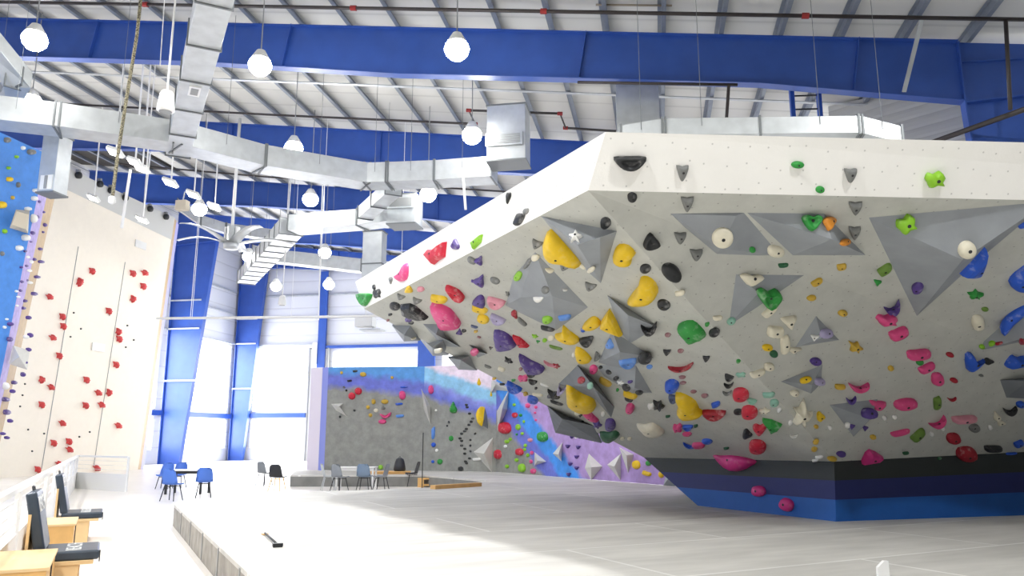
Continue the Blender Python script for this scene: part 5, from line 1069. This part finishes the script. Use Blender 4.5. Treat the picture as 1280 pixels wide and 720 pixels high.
def mat_thing(poly, label, side, strap=True, edges=()):
    e = empty('crash_mat', Vector((poly[0].x, poly[0].y, 0)), label, 'mat', 'bouldering floor mats'); n = len(poly); zb = 0.0
    top = [Vector((p.x, p.y, ZM)) for p in poly]; bot = [Vector((p.x, p.y, zb)) for p in poly]
    obj('mat_top', top + [p - UP * 0.05 for p in top], [tuple(range(n))] + [(i, i + n, (i + 1) % n + n, (i + 1) % n) for i in range(n)] if True else [], M_mat, e)
    obj('mat_side', [p - UP * 0.05 for p in top] + bot, [(i, i + n, (i + 1) % n + n, (i + 1) % n) for i in range(n)] + [tuple(range(n, 2 * n))], side, e)
    for i in edges:
        a, b = top[i], top[(i + 1) % n]; t = (b - a).normalized(); o_ = Vector((t.y, -t.x, 0)); L = (b - a).length; k = int(L / 1.9)
        mid = (a + b) / 2
        for sgn in (1, -1):
            pass
        for j in range(1, k + 1):
            c = a + t * (j * L / (k + 1)); mb = MB(); mb.box(c - UP * (ZM / 2), t * 0.03, o_ * 0.012, UP * (ZM / 2 - 0.02)); mb.build('joint_strap', M_grey, e)
    return e
A = on_z(218, 631, ZM); Bm = on_z(400, 614, ZM); Cm = on_z(540, 609.5, ZM); Dm = on_z(612, 601, ZM); Em = on_z(528, 594, ZM); Fm = on_z(363, 594, ZM)
dirA = (on_z(268, 720, 0) - on_z(217, 657, 0)).normalized()
Mm = A + dirA * 15.5
mat_thing([A, Mm, Vector((13.6, Mm.y, ZM)), Vector((14.5, 18.0, ZM)), W3 + Vector((-.05, -.05, 0)), W2.lerp(W3, .15) + Vector((-0.05, -.05, 0)), Dm, Cm, Bm], 'huge pale grey crash mat covering the floor under the boulder', M_matside, edges=(0,))
mat_thing([Em, Dm, W2.lerp(W3, .15) + Vector((-.05, -.05, 0)), W2 + Vector((0, -.05, 0)), W1 + Vector((0, -.05, 0)), W0 + Vector((-1.2, -.05, 0)), Fm], 'far crash mat with a dark front edge below the painted wall', M_matdark)
# brush lying on the mat
a = on_z(331, 669, ZM) + UP * 0.03; b = on_z(347, 684, ZM) + UP * 0.03
e = empty('hold_brush', Vector((b.x, b.y, ZM)), 'long-handled brush lying on the pale mat near its left corner', 'brush')
mb = MB(); mb.tube([a, a.lerp(b, .5), b], [0.012, 0.014, 0.014], 8); mb.build('handle', M_dark, e, smooth=True)
t = (b - a).normalized(); s = t.cross(UP).normalized(); mb = MB(); mb.box(b, t * 0.03, s * 0.06, UP * 0.018); mb.build('brush_head', M_vinylside, e); mb = MB(); mb.box(b - UP * 0.022, t * 0.025, s * 0.055, UP * 0.008); mb.build('bristles', M_dark, e)
mb = MB(); mb.lathe(a + UP * -0.02, [(0.05, 0), (0.05, 0.012), (0.02, 0.014)], 12); mb.build('handle_ring', M_pine, e)
# white foam wedge at the lower edge of the view
P = on_z(1106, 722, ZM); mb = MB(); X = Vector((1, 0, 0)); Y = Vector((0, 1, 0))
mb.prism([P - X * .055, P + X * .05, P + X * .05 + UP * .15, P + X * .01 + UP * .15, P - X * .055 + UP * .09], Y * 0.05); tag(mb.build('foam_marker', M_white), 'small upright white marker at the bottom edge of the view', 'marker')

# ------------------------------------------------------------------ railing and benches at the left
RB = on_z(97, 570, 1.1); RA = on_z(0, 623, 1.1); RC = on_z(140, 571, 1.1); ra = (RA - RB).normalized(); RA2 = RB + ra * (RA - RB).length * 1.25
e = empty('railing', Vector((RB.x, RB.y, 0)), 'white railing fence along the left side in front of the speed wall', 'railing')
for a, b in ((RB, RA2), (RB, RB + (RC - RB).normalized() * 3.2)):
    mb = MB(); mb.beam(a, b, 0.09, 0.06); mb.build('top_rail', M_white, e)
    k = int((b - a).length / 2.4)
    for j in range(0 if b is RA2 else 1, k + 1):
        c = a.lerp(b, j / k); mb = MB(); mb.beam(Vector((c.x, c.y, 0)), c, 0.06, 0.06); mb.build('post', M_white, e)
    mb = MB(); lo = 0.55; mb.beam(Vector((a.x, a.y, lo / 2)), Vector((b.x, b.y, lo / 2)), 0.05, lo); mb.build('low_panel', M_white, e)
    for z in (0.68, 0.82, 0.96):
        mb = MB(); mb.beam(Vector((a.x, a.y, z)), Vector((b.x, b.y, z)), 0.012, 0.012); mb.build('wire', M_white, e)
# benches: frame with X along the railing (towards the viewer) and Y out into the aisle
BX = ra; BY = Vector((-ra.y, ra.x, 0));
if BY.x < 0: BY = -BY
def foot(px, py, z): p = on_z(px, py, z); return Vector((p.x, p.y, 0))
def text_obj(txt, o, X, Yv, size, m, parent):
    cu = bpy.data.curves.new('lettering', 'FONT'); cu.body = txt; cu.size = size; cu.extrude = 0.002; cu.align_x = 'CENTER'; cu.align_y = 'CENTER'; cu.materials.append(m)
    t = bpy.data.objects.new('lettering', cu); C.objects.link(t); Z = X.cross(Yv).normalized()
    from mathutils import Matrix
    M = Matrix((X, Yv, Z)).transposed().to_4x4(); M.translation = o - wloc(parent)
    me = bpy.data.meshes.new_from_object(t); bpy.data.objects.remove(t); me.transform(M); t = bpy.data.objects.new('lettering', me); C.objects.link(t); t.parent = parent
    return t
def bench(O, w, dp, hs, label, padlabel):
    """O: floor corner at the railing side nearest the viewer; runs away from the viewer by w, out by dp"""
    e = empty('plywood_bench', O, label, 'bench'); fr = (O, -BX, BY)
    mb = MB(); mb.bx(0, w, 0, dp, hs - 0.04, hs, fr); mb.build('seat_board', M_ply, e, bevel=0.004)
    for u_ in (0.02, w - .05): mb = MB(); mb.bx(u_, u_ + .03, 0.02, dp - .14, 0, hs - 0.04, fr); mb.build('side_panel', M_ply, e)
    mb = MB(); mb.bx(0.05, w - .05, dp - .18, dp - .15, 0, hs - .04, fr); mb.build('front_panel', M_pine, e)
    mb = MB(); mb.bx(0, w, 0, 0.03, hs, hs + 0.5, fr); mb.build('back_board', M_ply, e)
    c = empty('bench_cushion', O + UP * hs, padlabel, 'cushion'); 
    mb = MB(); mb.bx(0.03, w - .03, 0.1, dp + 0.05, hs, hs + 0.1, fr); s_ = mb.build('seat_pad', M_vinyl, c, bevel=0.02)
    O2 = O + BY * 0.14 + UP * (hs + 0.1); lean = (UP - BY * 0.22).normalized(); nrm = (BY + UP * 0.22).normalized()
    mb = MB(); hw = (w - .06) / 2; cc = O2 - BX * (w / 2) + lean * 0.32
    mb.box(cc, BX * hw, nrm * 0.055, lean * 0.32); mb.build('back_pad', M_vinyl, c, bevel=0.02)
    text_obj('REACH', cc + nrm * 0.058 + lean * 0.17, -BX if (-BX).cross(lean).dot(nrm) > 0 else BX, lean, 0.24, M_white, c)
    X_ = BX if BX.cross(-BY).z < 0 else -BX
    text_obj('REACH', O + UP * (hs + 0.103) - BX * (w / 2) + BY * (dp * .7), -BX, UP.cross(-BX), 0.22, M_white, c)
    for k in (0.2,):
        mb = MB(); mb.bx(0.08, 0.12, dp + .05, dp + .062, hs - 0.03, hs + 0.09, fr); mb.build('strap', M_vinylside, c)
    mb = MB(); tc = cc + lean * 0.33; mb.tube([tc - BX * .08, tc - BX * .06 + lean * .04, tc + BX * .06 + lean * .04, tc + BX * .08], 0.012, 6); mb.build('carry_handle', M_vinylside, c)
    return e
f1 = foot(75, 700, 0.42); 
O1 = f1 - BY * 0.12
bench(O1 - BY * 0.22, 0.86, 0.66, 0.40, 'pale plywood bench nearest the viewer under a black cushion', 'nearest black folding cushion with white lettering on the bench')
f2 = foot(98, 649, 0.38)
bench(f2 - BY * 0.36, 0.86, 0.66, 0.38, 'farther pale plywood bench beside the railing', 'farther black folding cushion on the second bench')
def crate(O, w, dp, h, label):
    e = empty('plywood_box', O, label, 'storage box', 'plywood boxes between the benches'); fr = (O, -BX, BY)
    mb = MB(); mb.bx(0, w, 0, dp, h - 0.03, h, fr); mb.build('top_board', M_ply, e, bevel=0.004)
    mb = MB(); mb.bx(0.01, w - .01, 0.01, dp - .02, 0, h - .03, fr); mb.build('box_body', M_pine, e)
    mb = MB(); mb.bx(w * .5 - .012, w * .5 + .012, dp - .02, dp - .008, 0.05, h - 0.04, fr); mb.build('strap', M_vinylside, e)
c1 = foot(76, 684, 0.55); crate(c1 - BY * 0.62 + BX * 1.5, 1.42, 0.60, 0.55, 'pale plywood box in the bottom left corner')
c2 = foot(97, 656, 0.45); crate(c2 - BY * 0.55 + BX * 0.9, 1.1, 0.55, 0.55, 'plywood box between the two cushioned benches')

# ------------------------------------------------------------------ seating area beyond the mats
def shell_chair(px, py, az, label, shell, legm, wood=False, arms=False, group='chairs beyond the mats', hs=0.46):
    P = on_z(px, py, 0); e = empty('chair', P, label, 'chair', group); X = Vector((math.cos(az), math.sin(az), 0)); Y = Vector((-X.y, X.x, 0))  # X faces forward
    mb = MB(); R = []; n = 7                   # one curved shell as a swept thick sheet: seat then back
    prof = [(0.22, hs - .02, .22), (0.18, hs, .24), (0.0, hs - .015, .245), (-.14, hs, .24), (-.2, hs + .08, .235), (-.235, hs + .2, .225), (-.27, hs + .34, .2), (-.285, hs + .41, .14)]
    V_ = []; 
    for th in (0, 0.018):
        for (a, z, w_) in prof:
            for k in range(n):
                u = (k / (n - 1) * 2 - 1); V_.append(P + X * (a + abs(u) ** 2 * (0.06 if z > hs + .05 else 0)) + Y * u * w_ + UP * (z + (abs(u) ** 3) * (0.03 if z < hs + .05 else 0) - th))
    m_ = len(prof); F_ = []
    for t_ in range(2):
        for i in range(m_ - 1):
            for k in range(n - 1):
                a = t_ * m_ * n + i * n + k; q = (a, a + 1, a + n + 1, a + n); F_.append(q if t_ == 0 else q[::-1])
    o_ = m_ * n
    for i in range(m_ - 1):
        for k in (0, n - 1): a = i * n + k; F_.append((a, a + n, a + n + o_, a + o_))
    for k in range(n - 1):
        F_.append((k, k + o_, k + 1 + o_, k + 1)); a = (m_ - 1) * n + k; F_.append((a, a + 1, a + 1 + o_, a + o_))
    mb.add(V_, F_); mb.build('seat_shell', shell, e, smooth=True)
    for sx in (-1, 1):
        for sy in (-1, 1):
            mb = MB(); mb.tube([P + X * sx * .13 + Y * sy * .14 + UP * (hs - .03), P + X * sx * .22 + Y * sy * .21], [0.02, 0.013] if wood else [0.016, 0.013], 6); mb.build('leg', legm, e)
    for q_ in (-.13, .13): mb = MB(); mb.beam(P + X * q_ + Y * .15 + UP * (hs - .06), P + X * q_ - Y * .15 + UP * (hs - .06), .02, .02); mb.build('under_rail', legm, e)
M_sh_g = mat('shell_grey', (140, 146, 152), 0.5); M_sh_b = mat('shell_bluegrey', (120, 140, 164), 0.5); M_sh_k = mat('shell_black', (44, 46, 50), 0.5); M_sh_blue = mat('shell_blue', (80, 124, 216), 0.5)
shell_chair(346, 614, math.radians(80), 'black chair with wooden legs standing alone at the left of the seating', M_sh_k, M_pine, True)
shell_chair(330, 607, math.radians(60), 'grey-topped chair half hidden behind the black chair', M_sh_g, M_dark)
shell_chair(410, 613, math.radians(20), 'pale-framed chair at the left side of the white table', mat('shell_pale', (190, 196, 198), 0.5), M_galv)
shell_chair(424, 614, math.radians(60), 'grey shell chair with its back turned, left of the white table', M_sh_g, M_dark)
shell_chair(455, 613, math.radians(85), 'blue-grey shell chair in front of the white table', M_sh_b, M_dark)
shell_chair(476, 613, math.radians(170), 'grey shell chair facing left at the right of the white table', M_sh_g, M_dark)
shell_chair(515, 608, math.radians(200), 'dark shell chair behind the low wooden bench', M_sh_k, M_dark)
def table(px, py, w, dp, h, label, topm, legm, az=0.0, pedestal=False):
    P = on_z(px, py, 0); e = empty('table', P, label, 'table'); X = Vector((math.cos(az), math.sin(az), 0)); Y = Vector((-X.y, X.x, 0)); fr = (P, X, Y)
    mb = MB(); mb.bx(-w / 2, w / 2, -dp / 2, dp / 2, h - .035, h, fr); mb.build('tabletop', topm, e, bevel=0.006)
    for sx in (-1, 1):
        for sy in (-1, 1): mb = MB(); mb.bx(sx * (w / 2 - .06) - .03, sx * (w / 2 - .06) + .03, sy * (dp / 2 - .06) - .03, sy * (dp / 2 - .06) + .03, 0, h - .035, fr); mb.build('leg', legm, e)
    mb = MB(); mb.bx(-w / 2 + .06, w / 2 - .06, -dp / 2 + .05, -dp / 2 + .07, h - .12, h - .035, fr); mb.build('apron', legm, e); return e
table(445, 611, 1.35, .75, .74, 'white table among the grey shell chairs', M_white, M_white)
table(488, 606, 1.5, .7, .5, 'low pine table right of the white table', M_pine, M_pine, 0.1)
# low wooden bench frames along the mat wedge
def low_frame(pa, pb, label, h=.32, dp=.35):
    a = on_z(*pa, 0); b = on_z(*pb, 0); t = (b - a).normalized(); e = empty('timber_bench', a, label, 'bench'); s_ = Vector((-t.y, t.x, 0)); L = (b - a).length; fr = (a, t, s_)
    mb = MB(); mb.bx(0, L, 0, dp, h - .05, h, fr); mb.build('seat_plank', M_pine, e)
    mb = MB(); mb.bx(0, L, 0, .04, .05, .12, fr); mb.build('lower_rail', M_pine, e)
    for u in (0, L * .45, L - .08): mb = MB(); mb.bx(u, u + .08, 0, dp, 0, h - .05, fr); mb.build('leg', M_pine, e)
low_frame((527, 609.5), (556, 608.5), 'small timber bench frame right of the thin post')
mb = MB(); a = on_z(541, 609, ZM + .05); b = on_z(599, 605.5, ZM + .05); mb.beam(a, b, .2, .1); tag(mb.build('timber_sill', M_pine), 'long pine sill tapering along the mat edge toward the right', 'timber')
mb = MB(); a = on_z(527.5, 611.5, 0); mb.tube([a, a + UP * 1.9], .016, 8); tag(mb.build('thin_post', M_dark), 'thin dark upright post at the end of the seating area', 'post')
# dark bag on the low table
P = on_z(499, 606, 0) + UP * .5; mb = MB(); mb.lathe(P, [(.20, 0), (.23, .06), (.21, .2), (.18, .34), (.14, .44), (.07, .48)], 14); o = tag(mb.build('backpack', M_sh_k, smooth=True), 'dark bag standing on the low pine table', 'bag')
mb = MB(); mb.tube([P + UP * .46 - Vector((.06, 0, 0)), P + UP * .54, P + UP * .46 + Vector((.06, 0, 0))], .012, 6); mb.build('top_handle', M_dark, o)
# chairs and table seen around the lower left
shell_chair(214, 626, math.radians(80), 'dark-legged chair close to the mat corner at left', M_sh_blue, M_dark)
shell_chair(254, 622, math.radians(110), 'dark-legged chair just behind the mat corner', M_sh_blue, M_dark)
shell_chair(205, 611, math.radians(270), 'blue chair behind the mat corner chairs, left one', M_sh_blue, M_dark)
shell_chair(222, 610, math.radians(270), 'blue chair behind the mat corner chairs, right one', M_sh_blue, M_dark)
table(234, 617, 1.2, .8, .74, 'white table behind the mat corner, between dark-legged chairs', M_white, M_dark)
